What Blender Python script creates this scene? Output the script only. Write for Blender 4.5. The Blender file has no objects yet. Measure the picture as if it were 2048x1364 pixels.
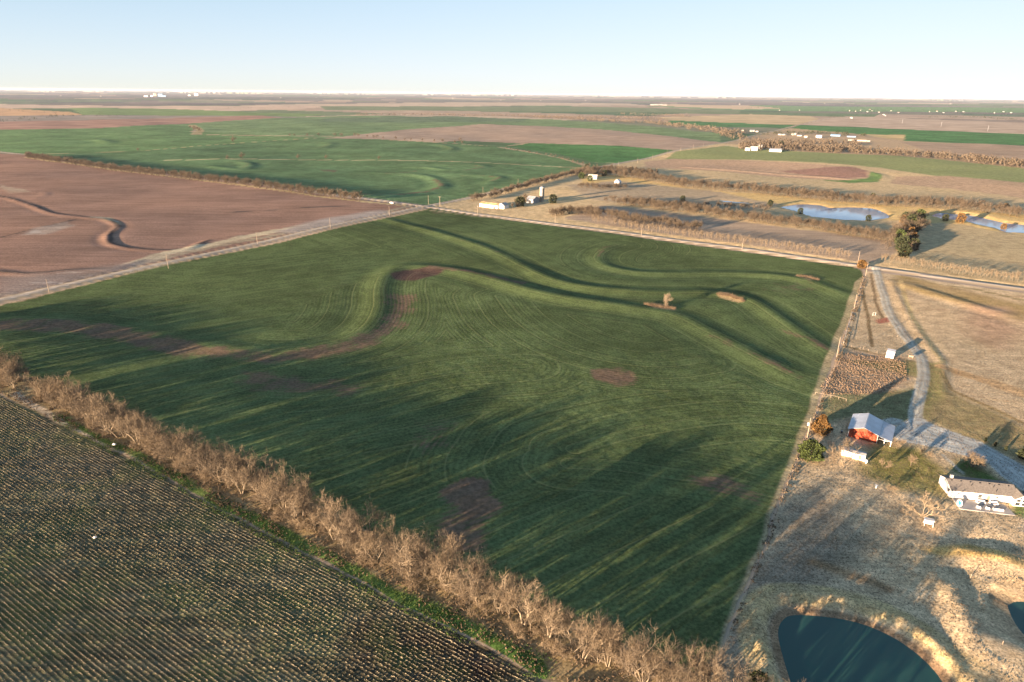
import bpy, bmesh, math, random
import numpy as np
from mathutils import Matrix, Vector
# ------------------------------------------------------------------ camera
F = 1320.0; CX, CY, CAMH = 1024.0, 682.0, 118.0
ROLL = math.atan(20/2048.0); PITCH = math.atan((CY-186.0)/F)
cr, sr, cp, sp = math.cos(ROLL), math.sin(ROLL), math.cos(PITCH), math.sin(PITCH)
sc = bpy.context.scene
cam = bpy.data.cameras.new('camera'); camo = bpy.data.objects.new('camera', cam); sc.collection.objects.link(camo)
cam.sensor_width = 36.0; cam.lens = F/2048*36; cam.clip_start = 1.0; cam.clip_end = 90000.0
Rv, Uv, Fv = Vector((1,0,0)), Vector((0,sp,cp)), Vector((0,cp,-sp))
mx, my, mz = Rv*cr+Uv*sr, -Rv*sr+Uv*cr, -Fv
camo.matrix_world = Matrix(((mx.x,my.x,mz.x,0),(mx.y,my.y,mz.y,0),(mx.z,my.z,mz.z,CAMH),(0,0,0,1)))
sc.camera = camo
# ------------------------------------------------------------------ sky, sun, exposure
SKY_K = (0.64, 0.62, 0.58)
SUN_EL = math.radians(5.5); SUN_DIR = math.radians(41.5+180)      # direction (from +x) the sun stands in
w = bpy.data.worlds.new('World'); sc.world = w; w.use_nodes = True
nt = w.node_tree; bg = nt.nodes['Background']; sky = nt.nodes.new('ShaderNodeTexSky')
sky.sky_type = 'NISHITA'; sky.sun_disc = False; sky.sun_elevation = SUN_EL
sky.sun_rotation = math.pi/2-SUN_DIR; sky.altitude = 0; sky.air_density = 0.55; sky.dust_density = 0.1; sky.ozone_density = 1.6
def wmath(op, a, b):
    n = nt.nodes.new('ShaderNodeVectorMath'); n.operation = op
    for i, v in enumerate((a, b)):
        if isinstance(v, tuple): n.inputs[i].default_value = v
        else: nt.links.new(v, n.inputs[i])
    return n.outputs[0]
# the sky's range is compressed a little, c / (k + m c), so that the bright band over the horizon stays short of clipping
s0 = sky.outputs[0]
s1 = wmath('DIVIDE', wmath('MULTIPLY', s0, (1.0, 0.97, 0.97)), wmath('ADD', wmath('MULTIPLY', s0, SKY_K), (1.0, 1.0, 1.0)))
nt.links.new(s1, bg.inputs[0]); bg.inputs[1].default_value = 0.132
sl = bpy.data.lights.new('sun', 'SUN'); so = bpy.data.objects.new('sun', sl); sc.collection.objects.link(so)
sl.energy = 5.0; sl.angle = math.radians(0.55); sl.color = (1.0, 0.72, 0.48)
sd = Vector((math.cos(SUN_DIR)*math.cos(SUN_EL), math.sin(SUN_DIR)*math.cos(SUN_EL), math.sin(SUN_EL)))
so.rotation_euler = sd.to_track_quat('Z', 'Y').to_euler()
vs = sc.view_settings; sc.display_settings.display_device = 'sRGB'
vs.view_transform = 'Standard'; vs.look = 'None'; vs.exposure = 2.68; vs.gamma = 1.0; vs.use_curve_mapping = False
sc.cycles.volume_bounces = 0; sc.cycles.max_bounces = 4; sc.cycles.diffuse_bounces = 2; sc.cycles.glossy_bounces = 2; sc.cycles.use_adaptive_sampling=True
# ------------------------------------------------------------------ helpers
rng = np.random.default_rng(7); random.seed(7)
col = sc.collection
PI = math.pi
def P(x, y, z=0.0):
    """the point of the plain (height z) under a position of the survey picture, in metres"""
    dx, dy = np.asarray(x, float)-CX, np.asarray(y, float)-CY
    u = dx*cr+dy*sr; v = -dx*sr+dy*cr
    t = (z-CAMH)/(-F*sp-v*cp)
    return u*t, (F*cp-v*sp)*t
def PL(pts):
    a = np.array(pts, float); X, Y = P(a[:,0], a[:,1]); return np.stack([X, Y], 1)
def lin(c):
    c = np.array(c, float)/255.0
    return np.where(c <= 0.04045, c/12.92, ((c+0.055)/1.055)**2.4)
ILL = np.array([1.27, 1.08, 0.98])
def alb(*c):                                   # surface colour of a flat sunlit patch seen as sRGB c
    return np.clip(lin(c)/ILL, 0.012, 0.75)
def vnoise(x, y, s, seed=0):
    x = x/s; y = y/s; xi = np.floor(x).astype(np.int64); yi = np.floor(y).astype(np.int64); fx = x-xi; fy = y-yi
    fx = fx*fx*(3-2*fx); fy = fy*fy*(3-2*fy)
    def h(a, b):
        n = (a*374761393+b*668265263+seed*974634777) & 0x7fffffff
        n = ((n ^ (n >> 13))*1274126177) & 0x7fffffff
        return ((n ^ (n >> 16)) & 0xffff)/65535.0
    return (h(xi,yi)*(1-fx)+h(xi+1,yi)*fx)*(1-fy)+(h(xi,yi+1)*(1-fx)+h(xi+1,yi+1)*fx)*fy
def fbm(x, y, s, seed=0, o=4):
    r = 0; a = 0.5; t = 0
    for i in range(o): r = r+a*vnoise(x, y, s/2**i, seed+i*17); t += a; a *= 0.5
    return r/t
def smooth(a, b, x):
    t = np.clip((x-a)/(b-a), 0, 1); return t*t*(3-2*t)
def dpoly(X, Y, pts, closed=False):
    """distance to a polyline, side sign and arc length"""
    p = np.asarray(pts, float); n = len(p); best = np.full(X.shape, 1e12); side = np.zeros(X.shape)
    for i in range(n if closed else n-1):
        a = p[i]; b = p[(i+1) % n]; e = b-a; L = e@e+1e-9
        t = np.clip(((X-a[0])*e[0]+(Y-a[1])*e[1])/L, 0, 1)
        dx = X-a[0]-t*e[0]; dy = Y-a[1]-t*e[1]; d = dx*dx+dy*dy; m = d < best
        best = np.where(m, d, best); side = np.where(m, np.sign(e[0]*dy-e[1]*dx), side)
    return np.sqrt(best), side
def inside(X, Y, p):
    r = np.zeros(X.shape, bool); n = len(p)
    for i in range(n):
        x1, y1 = p[i]; x2, y2 = p[(i+1) % n]
        if y1 == y2: continue
        c = ((y1 > Y) != (y2 > Y)) & (X < (x2-x1)*(Y-y1)/(y2-y1)+x1); r ^= c
    return r
def spline(pts, k=6):
    p = np.asarray(pts, float); q = np.vstack([2*p[0]-p[1], p, 2*p[-1]-p[-2]]); out = []
    for i in range(1, len(q)-2):
        for t in np.linspace(0, 1, k, endpoint=False):
            a, b, c, d = q[i-1], q[i], q[i+1], q[i+2]
            out.append(0.5*((2*b)+(-a+c)*t+(2*a-5*b+4*c-d)*t*t+(-a+3*b-3*c+d)*t**3))
    out.append(p[-1]); return np.array(out)
def box_of(p, m): return p[:,0].min()-m, p[:,0].max()+m, p[:,1].min()-m, p[:,1].max()+m
def sel(X, Y, p, m):
    a, b, c, d = box_of(p, m); return np.nonzero((X > a) & (X < b) & (Y > c) & (Y < d))[0]

# ------------------------------------------------------------------ relief of the land
TERR = [  # terrace banks of the wheat field: centre line, height, half width
 ([(760,436),(820,452),(900,474),(960,492),(1010,513),(1060,539),(1110,560),(1165,572),(1230,578),(1330,582),(1420,580),(1500,594),(1570,640),(1640,690),(1700,720)], 1.7, 5.0),
 ([(1245,488),(1208,500),(1196,515),(1215,530),(1270,541),(1350,543),(1440,541),(1540,545),(1610,556),(1660,574),(1715,598)], 1.6, 5.0),
 ([(1650,770),(1590,750),(1530,720),(1470,686),(1410,654),(1350,626),(1260,612),(1150,598),(1060,580),(960,552),(880,536),(810,534),(772,550),(758,580),(758,610),(742,645),(700,676),(630,694),(540,700),(450,696),(360,680),(260,660),(120,645),(0,640),(-150,640)], 1.9, 6.0),
 ([(1000,590),(1040,640),(1120,690),(1220,720),(1320,730),(1400,720)], 0.25, 14.0),
 ([(1650,1000),(1540,985),(1440,962),(1340,950),(1240,935),(1140,930)], 0.5, 9.0),
 ([(300,760),(450,780),(600,790),(760,770),(900,745),(1050,735)], 0.7, 12.0),
 ([(1620,850),(1500,840),(1380,850),(1260,870),(1150,900)], 0.45, 13.0),
 # ploughed field on the left
 ([(-120,392),(0,396),(50,408),(110,428),(170,436),(213,441),(238,456),(216,474),(222,490),(262,499),(322,503),(372,500),(420,482),(500,470)], 1.5, 3.2),
 ([(-60,484),(0,477),(60,462),(120,448),(150,440)], 0.9, 3.0),
 ([(-100,540),(0,548),(60,552),(130,546),(220,540),(300,520)], 1.3, 3.4),
 ([(440,424),(520,422),(600,416),(700,411)], 1.0, 3.0),
 ([(0,382),(40,386),(95,390),(60,400)], 0.8, 3.5),
 # curved banks in the green field beyond the crossing
 ([(690,390),(790,388),(850,382),(884,372),(870,358),(820,348),(740,344),(690,346)], 2.0, 9.0),
 ([(960,372),(990,362),(1000,356),(960,352),(900,350)], 1.7, 8.0),
 ([(700,338),(830,333),(900,340),(965,336),(950,330),(860,330)], 1.6, 9.0),
 ([(400,330),(480,338),(500,328),(470,322)], 1.6, 10.0),
 ([(540,300),(640,296),(660,288),(640,284)], 1.7, 12.0),
 ([(700,312),(850,306),(905,300),(880,290),(800,288)], 1.7, 11.0),
 ([(1000,330),(1060,326),(1100,330)], 1.5, 9.0),
 ([(180,278),(220,285),(190,290)], 2.0, 14.0),
 # grass banks on the right
 ([(1340,333),(1500,343),(1640,352),(1740,358),(1765,352),(1735,344)], 1.7, 8.0),
 ([(1780,556),(1850,580),(1950,610),(2060,640)], 1.0, 5.0),
 ([(1780,556),(1800,600),(1850,680),(1882,725),(1884,800)], 0.5, 2.0),
 ([(1560,1100),(1640,1125),(1760,1160),(1830,1195)], 0.6, 3.0),
 ([(1845,1098),(1930,1112),(2010,1124),(2120,1140)], 1.9, 3.4),
 ([(1858,1112),(1880,1160),(1915,1220),(1950,1290),(1990,1330),(2090,1350)], 1.35, 3.2),
 ([(1985,1160),(2080,1176)], 1.8, 3.0),
]
TERR = [(spline(PL(p)), a*(0.42 if i < 7 else 0.34 if i < 12 else 0.55), w_*(1.25 if i < 7 else 1.1)) for i, (p, a, w_) in enumerate(TERR)]
POND = {  # outline, depth of the bed, how steep the shore
 'near': ([(1592,1230),(1670,1236),(1730,1250),(1795,1280),(1850,1322),(1890,1372),(1915,1440),(1880,1520),(1760,1560),(1660,1520),(1610,1440),(1580,1360),(1562,1300),(1556,1264),(1566,1240)], -0.9),
 'east': ([(1995,1203),(2012,1196),(2080,1206),(2140,1230),(2120,1290),(2062,1292),(2035,1280),(2014,1252),(2000,1225)], -0.9),
 'far_a': ([(1560,414),(1600,409),(1640,411),(1662,416),(1700,415),(1742,417),(1765,424),(1779,434),(1760,438),(1728,441),(1690,440),(1650,438),(1622,434),(1605,427),(1580,420)], -0.5),
 'far_b': ([(1862,432),(1878,426),(1905,428),(1935,430),(1975,438),(2010,446),(2070,452),(2100,458),(2100,476),(2048,466),(2010,464),(1990,456),(1960,450),(1925,441),(1890,438)], -0.5),
 'far_c': ([(1440,401),(1470,403),(1496,405.5),(1498,406.5),(1470,405),(1442,403)], -0.4),
}
POND = {k: (spline(np.stack(P(*np.array(p+[p[0]], float).T, z), 1), 5)[:-1], z) if k != 'near' else (spline(np.stack(P(*np.array(p[-2:]+p+p[:3], float).T, z), 1), 5)[10:-11], z) for k, (p, z) in POND.items()}
BERM_CREST = spline(PL([(1528,1290),(1532,1240),(1560,1205),(1620,1196),(1700,1212),(1785,1240),(1850,1285),(1905,1345),(1950,1440),(1940,1540)]))
RNORTH = PL([(-420,698),(0,601),(560,478),(851,411),(1165,343),(1350,302),(1445,286),(1580,254),(1660,236)])      # the straight road running away
REAST = PL([(-200,276),(45,309),(400,353),(785,402),(851,411),(980,428.5),(1090,444),(1280,469),(1480,495),(1620,515),(1735,532),(2048,577),(2400,628)])
DRIVE = spline(PL([(1750,533),(1757,553),(1768,590),(1782,628),(1806,662),(1832,697),(1844,722),(1846,756),(1838,792),(1830,832),(1832,852)]))
HEDGE = PL([(-420,560),(-60,742),(40,778),(110,812),(300,900),(480,985),(640,1068),(800,1150),(960,1228),(1100,1295),(1230,1350),(1380,1415),(1600,1510)])
HU = (HEDGE[8]-HEDGE[3]); HU = HU/np.hypot(*HU)
def height(X, Y):
    X = np.asarray(X, float); Y = np.asarray(Y, float); sh = X.shape; X = X.ravel(); Y = Y.ravel()
    R = np.hypot(X, Y)
    g = np.random.default_rng(3); h = np.zeros(X.shape)
    for L, a in ((620, 0.7), (430, 0.6), (300, 0.45), (210, 0.3), (150, 0.22), (110, 0.12)):
        t = g.uniform(0, 2*PI); h += a*np.sin((X*math.cos(t)+Y*math.sin(t))*2*PI/L+g.uniform(0, 6))
    far = smooth(2500, 9000, R)
    for L, a in ((5200, 5.0), (3100, 3.5), (1900, 2.0)):
        t = g.uniform(0, 2*PI); h += far*a*np.sin((X*math.cos(t)+Y*math.sin(t))*2*PI/L+g.uniform(0, 6))
    for p, a, wd in TERR:
        i = sel(X, Y, p, wd*5)
        if len(i) == 0: continue
        d, s = dpoly(X[i], Y[i], p)
        e0 = np.hypot(X[i]-p[0,0], Y[i]-p[0,1]); e1 = np.hypot(X[i]-p[-1,0], Y[i]-p[-1,1]); lim = wd*4
        f = smooth(0, lim, np.minimum(e0, e1))
        f = f*(0.65+0.7*vnoise(X[i], Y[i], 45, 5))
        h[i] += f*a*np.exp(-(d/wd)**2)
        h[i] -= f*a*0.25*np.exp(-((d-wd*2.1)/wd)**2)
    near = R < 420
    i = np.nonzero(near)[0]
    if len(i):
        r = vnoise(X[i], Y[i], 5.0, 21)*0.10+vnoise(X[i], Y[i], 2.4, 22)*0.10+vnoise(X[i], Y[i], 1.3, 23)*0.06
        dn, _ = dpoly(X[i], Y[i], POND['near'][0], True); h[i] += r*smooth(420, 250, R[i])*(0.25+0.75*smooth(9, 16, dn))
    # the bank round the near pond
    p = BERM_CREST; i = sel(X, Y, p, 25)
    if len(i):
        d, s = dpoly(X[i], Y[i], p); h[i] = h[i]+0.95*np.exp(-(d/3.8)**2)
    for road, wd in ((RNORTH, 3.6), (REAST, 3.6), (DRIVE, 2.6)):
        i = sel(X, Y, road, 30)
        if len(i) == 0: continue
        d, s = dpoly(X[i], Y[i], road)
        dz = 0.35*np.exp(-(d/wd)**4)-0.55*np.exp(-((d-wd-3.2)/1.6)**2) if wd > 3 else 0.12*np.exp(-(d/wd)**4)
        h[i] += dz
    for k, (p, z) in POND.items():
        i = sel(X, Y, p, 30)
        if len(i) == 0: continue
        d, s = dpoly(X[i], Y[i], p, True); ins = inside(X[i], Y[i], p); sdist = np.where(ins, -d, d)
        wl = z                                             # water level
        if k in ('near', 'east'):
            bank = wl+np.clip(sdist*0.30, -1.6, 1.2)
            f = smooth(6.0, 2.0, sdist)
        else:
            bank = wl+np.clip(sdist*0.25, -1.0, 0.4)
            f = smooth(5.0, 1.5, sdist)
        h[i] = h[i]*(1-f)+bank*f
    return h.reshape(sh)
def at(x, y):
    """land point under a survey-picture position, with its height"""
    z = 0.0
    for _ in range(4):
        X, Y = P(x, y, z); z = float(height(np.array([X]), np.array([Y]))[0])
    return Vector((float(X), float(Y), z))
def hz(X, Y): return float(height(np.array([X]), np.array([Y]))[0])
def hza(X, Y): return height(np.asarray(X, float), np.asarray(Y, float))
# ------------------------------------------------------------------ materials
def mat(name, c=None, rough=0.9, spec=0.1, metal=0.0):
    m = bpy.data.materials.new(name); m.use_nodes = True; b = m.node_tree.nodes['Principled BSDF']
    if c is not None: b.inputs['Base Color'].default_value = (*[float(v) for v in c], 1)
    b.inputs['Roughness'].default_value = rough; b.inputs['Specular IOR Level'].default_value = spec; b.inputs['Metallic'].default_value = metal
    return m
class NB:
    """small node builder"""
    def __init__(s, m): s.m = m; s.t = m.node_tree; s.b = s.t.nodes['Principled BSDF']
    def n(s, k, **kw):
        x = s.t.nodes.new(k)
        for a, v in kw.items(): setattr(x, a, v)
        return x
    def lk(s, a, b): s.t.links.new(a, b)
    def put(s, sock, v):
        if isinstance(v, (int, float)): sock.default_value = v
        elif isinstance(v, (tuple, list, np.ndarray)):
            v = [float(q) for q in v]; sock.default_value = tuple(v)+((1,) if len(v) == 3 and len(sock.default_value) == 4 else ())
        else: s.lk(v, sock)
    def m_(s, op, a, b=0.0, c=None, clamp=False):
        x = s.n('ShaderNodeMath', operation=op, use_clamp=clamp); s.put(x.inputs[0], a); s.put(x.inputs[1], b)
        if c is not None: s.put(x.inputs[2], c)
        return x.outputs[0]
    def coord(s): return s.n('ShaderNodeTexCoord').outputs['Object']
    def mapping(s, v, scale=(1,1,1), rz=0.0):
        x = s.n('ShaderNodeMapping'); s.lk(v, x.inputs[0]); x.inputs['Scale'].default_value = scale; x.inputs['Rotation'].default_value = (0,0,rz); return x.outputs[0]
    def noise(s, v, scale, detail=4, rough=0.6):
        x = s.n('ShaderNodeTexNoise'); s.lk(v, x.inputs['Vector']); x.inputs['Scale'].default_value = scale; x.inputs['Detail'].default_value = detail; x.inputs['Roughness'].default_value = rough; return x.outputs['Fac']
    def ramp(s, f, a, b, lo=0.0, hi=1.0):
        x = s.n('ShaderNodeMapRange', interpolation_type='SMOOTHSTEP'); s.put(x.inputs['Value'], f)
        for k, v in (('From Min', a), ('From Max', b), ('To Min', lo), ('To Max', hi)): s.put(x.inputs[k], v)
        return x.outputs['Result']
    def mix(s, f, a, b, blend='MIX'):
        x = s.n('ShaderNodeMix', data_type='RGBA', blend_type=blend); s.put(x.inputs['Factor'], f); s.put(x.inputs['A'] if False else x.inputs[6], a); s.put(x.inputs[7], b); return x.outputs[2]
    def attr(s, name, fac=True):
        x = s.n('ShaderNodeAttribute', attribute_name=name); return x.outputs['Fac'] if fac else x.outputs['Color']
    def mulc(s, c, f):                    # colour times a grey factor
        x = s.n('ShaderNodeVectorMath', operation='SCALE'); s.lk(c, x.inputs[0]); s.put(x.inputs['Scale'], f); return x.outputs[0]
    def bump(s, hgt, strength=0.5, dist=0.1):
        x = s.n('ShaderNodeBump'); s.put(x.inputs['Height'], hgt); x.inputs['Strength'].default_value = strength; x.inputs['Distance'].default_value = dist; s.lk(x.outputs[0], s.b.inputs['Normal'])
    def base(s, c): s.lk(c, s.b.inputs['Base Color'])
def mottled(name, c, var=0.25, scale=3.0, rough=0.9, spec=0.1, metal=0.0, bump=0.0):
    m = mat(name, c, rough, spec, metal); N = NB(m); k = N.coord(); f = N.noise(k, scale, 4)
    N.base(N.mulc(N.mix(0.0, tuple(c), tuple(c)), N.ramp(f, 0.3, 0.7, 1-var, 1+var)))
    if bump: N.bump(f, bump, 0.05)
    return m
GM = {}
def ground_mat(kind):
    m = mat(kind, (.3,.3,.3), 1.0, 0.0); N = NB(m); k = N.coord(); c = N.attr('Col', False); bare = N.attr('bare'); row = N.attr('row')
    if kind == 'wheat':
        big = N.noise(k, 0.012, 3); mid = N.noise(k, 0.07, 4); fine = N.noise(k, 0.9, 3, 0.7)
        # drill rows and wheel tracks follow the contour ("row" is the distance from it in metres)
        r1 = N.m_('SINE', N.m_('MULTIPLY', row, 2*PI/2.2)); r2 = N.m_('SINE', N.m_('MULTIPLY', row, 2*PI/7.3)); r3 = N.m_('SINE', N.m_('MULTIPLY', row, 2*PI/13.0))
        tr = N.ramp(r3, 0.985, 1.0)
        c2 = N.mulc(c, N.ramp(big, 0.3, 0.7, 0.80, 1.18)); c2 = N.mulc(c2, N.ramp(mid, 0.3, 0.7, 0.84, 1.16))
        c2 = N.mulc(c2, N.m_('MULTIPLY_ADD', r1, 0.06, 1.0)); c2 = N.mulc(c2, N.m_('MULTIPLY_ADD', r2, 0.04, 1.0))
        sx = N.n('ShaderNodeCombineXYZ'); N.put(sx.inputs[0], N.m_('MULTIPLY', row, 0.55)); N.put(sx.inputs[1], N.m_('MULTIPLY', N.noise(k, 0.01, 1), 6.0)); ln = N.noise(sx.outputs[0], 1.0, 5, 0.75); c2 = N.mulc(c2, N.ramp(ln, 0.3, 0.7, 0.84, 1.18))
        c2 = N.mulc(c2, N.ramp(fine, 0.3, 0.7, 0.68, 1.34))
        c2 = N.mix(N.m_('MULTIPLY', tr, 0.26), c2, tuple(alb(150,140,95)))
        # thin spots where the soil shows
        t = N.m_('ADD', bare, N.m_('MULTIPLY', N.m_('SUBTRACT', N.noise(k, 0.11, 5, 0.65), 0.5), 1.5))
        t = N.m_('ADD', t, N.m_('MULTIPLY', r1, 0.10))
        soil = N.mulc(N.mix(0.0, tuple(alb(122,93,76)), (0,0,0)), N.ramp(N.noise(k, 0.6, 4), 0.3, 0.7, 0.72, 1.3))
        c2 = N.mix(N.m_('MULTIPLY', N.ramp(t, 0.36, 0.86), 0.85), c2, soil)
        c2 = N.mix(N.ramp(N.noise(k, 0.035, 4), 0.58, 0.80, 0.0, 0.25), c2, tuple(alb(118,118,70)))
        N.base(c2); N.bump(N.m_('MULTIPLY_ADD', r1, 0.13, N.noise(k, 1.6, 3)), 0.8, 0.10)
    elif kind == 'soil':
        g = N.mapping(k, (0.012, 0.35, 1), math.radians(34)); st = N.noise(g, 1.0, 5); fine = N.noise(k, 0.8, 4, 0.7); big = N.noise(k, 0.02, 4)
        c2 = N.mulc(c, N.ramp(st, 0.35, 0.65, 0.86, 1.14)); c2 = N.mulc(c2, N.ramp(fine, 0.3, 0.7, 0.75, 1.25)); c2 = N.mulc(c2, N.ramp(big, 0.3, 0.7, 0.86, 1.12))
        p = N.noise(N.mapping(k, (0.03, 0.11, 1), math.radians(34)), 1.0, 6, 0.7)
        c2 = N.mix(N.m_('MULTIPLY', N.ramp(N.m_('ADD', p, N.m_('MULTIPLY', bare, 0.25)), 0.66, 0.78), 0.6), c2, tuple(alb(196,176,160)))
        N.base(c2); N.bump(N.m_('ADD', N.noise(k, 1.3, 3), st), 0.9, 0.14)
    elif kind == 'stubble':
        r1 = N.m_('SINE', N.m_('MULTIPLY', row, 2*PI/0.95)); fine = N.noise(k, 2.5, 4, 0.7); big = N.noise(k, 0.05, 4); mid = N.noise(N.mapping(k, (0.05, 0.5, 1), math.radians(30.4)), 1.0, 4)
        c2 = N.mulc(c, N.ramp(fine, 0.3, 0.7, 0.75, 1.25)); c2 = N.mulc(c2, N.m_('MULTIPLY_ADD', r1, 0.30, 1.0)); c2 = N.mulc(c2, N.ramp(mid, 0.3, 0.7, 0.68, 1.34))
        c2 = N.mix(N.ramp(big, 0.42, 0.66, 0.0, 0.5), c2, tuple(alb(84,96,52)))
        N.base(c2); N.bump(N.m_('MULTIPLY_ADD', r1, 0.3, N.noise(k, 2.5, 3)), 1.0, 0.10)
    elif kind == 'grass':
        fine = N.noise(k, 1.6, 5, 0.75); mid = N.noise(k, 0.16, 5, 0.65); big = N.noise(k, 0.03, 3); st = N.noise(N.mapping(k, (0.06, 0.9, 1), math.radians(28)), 1.0, 3)
        c2 = N.mulc(c, N.ramp(fine, 0.3, 0.7, 0.58, 1.66)); c2 = N.mulc(c2, N.ramp(mid, 0.3, 0.7, 0.78, 1.2)); c2 = N.mulc(c2, N.ramp(st, 0.3, 0.7, 0.88, 1.12))
        c2 = N.mix(N.ramp(big, 0.5, 0.75, 0.0, 0.18), c2, tuple(alb(130,120,72)))
        c2 = N.mix(N.ramp(N.noise(k, 0.06, 5), 0.55, 0.75, 0.0, 0.4), c2, tuple(alb(150,108,84)))
        c2 = N.mix(N.ramp(bare, 0.2, 0.9), c2, tuple(alb(112,84,60)))
        N.base(c2); N.bump(N.m_('ADD', fine, mid), 1.0, 0.16)
    elif kind == 'gravel':
        fine = N.noise(k, 2.2, 4, 0.7); r1 = N.m_('SINE', N.m_('MULTIPLY', row, 2*PI/2.4))
        c2 = N.mulc(c, N.ramp(fine, 0.3, 0.7, 0.86, 1.14)); c2 = N.mulc(c2, N.m_('MULTIPLY_ADD', r1, 0.12, 1.0)); c2 = N.mulc(c2, N.ramp(N.noise(k, 0.15, 5), 0.3, 0.7, 0.78, 1.18))
        N.base(c2); N.bump(fine, 0.5, 0.05)
    elif kind == 'far':
        c2 = N.mulc(c, N.ramp(N.noise(k, 0.01, 5), 0.3, 0.7, 0.85, 1.15)); c2 = N.mulc(c2, N.ramp(N.noise(N.mapping(k, (0.002, 0.02, 1), math.radians(34)), 1.0, 4), 0.3, 0.7, 0.85, 1.15))
        N.base(c2)
    GM[kind] = m; return m
for k_ in ('wheat', 'soil', 'stubble', 'grass', 'gravel', 'far'): ground_mat(k_)
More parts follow.
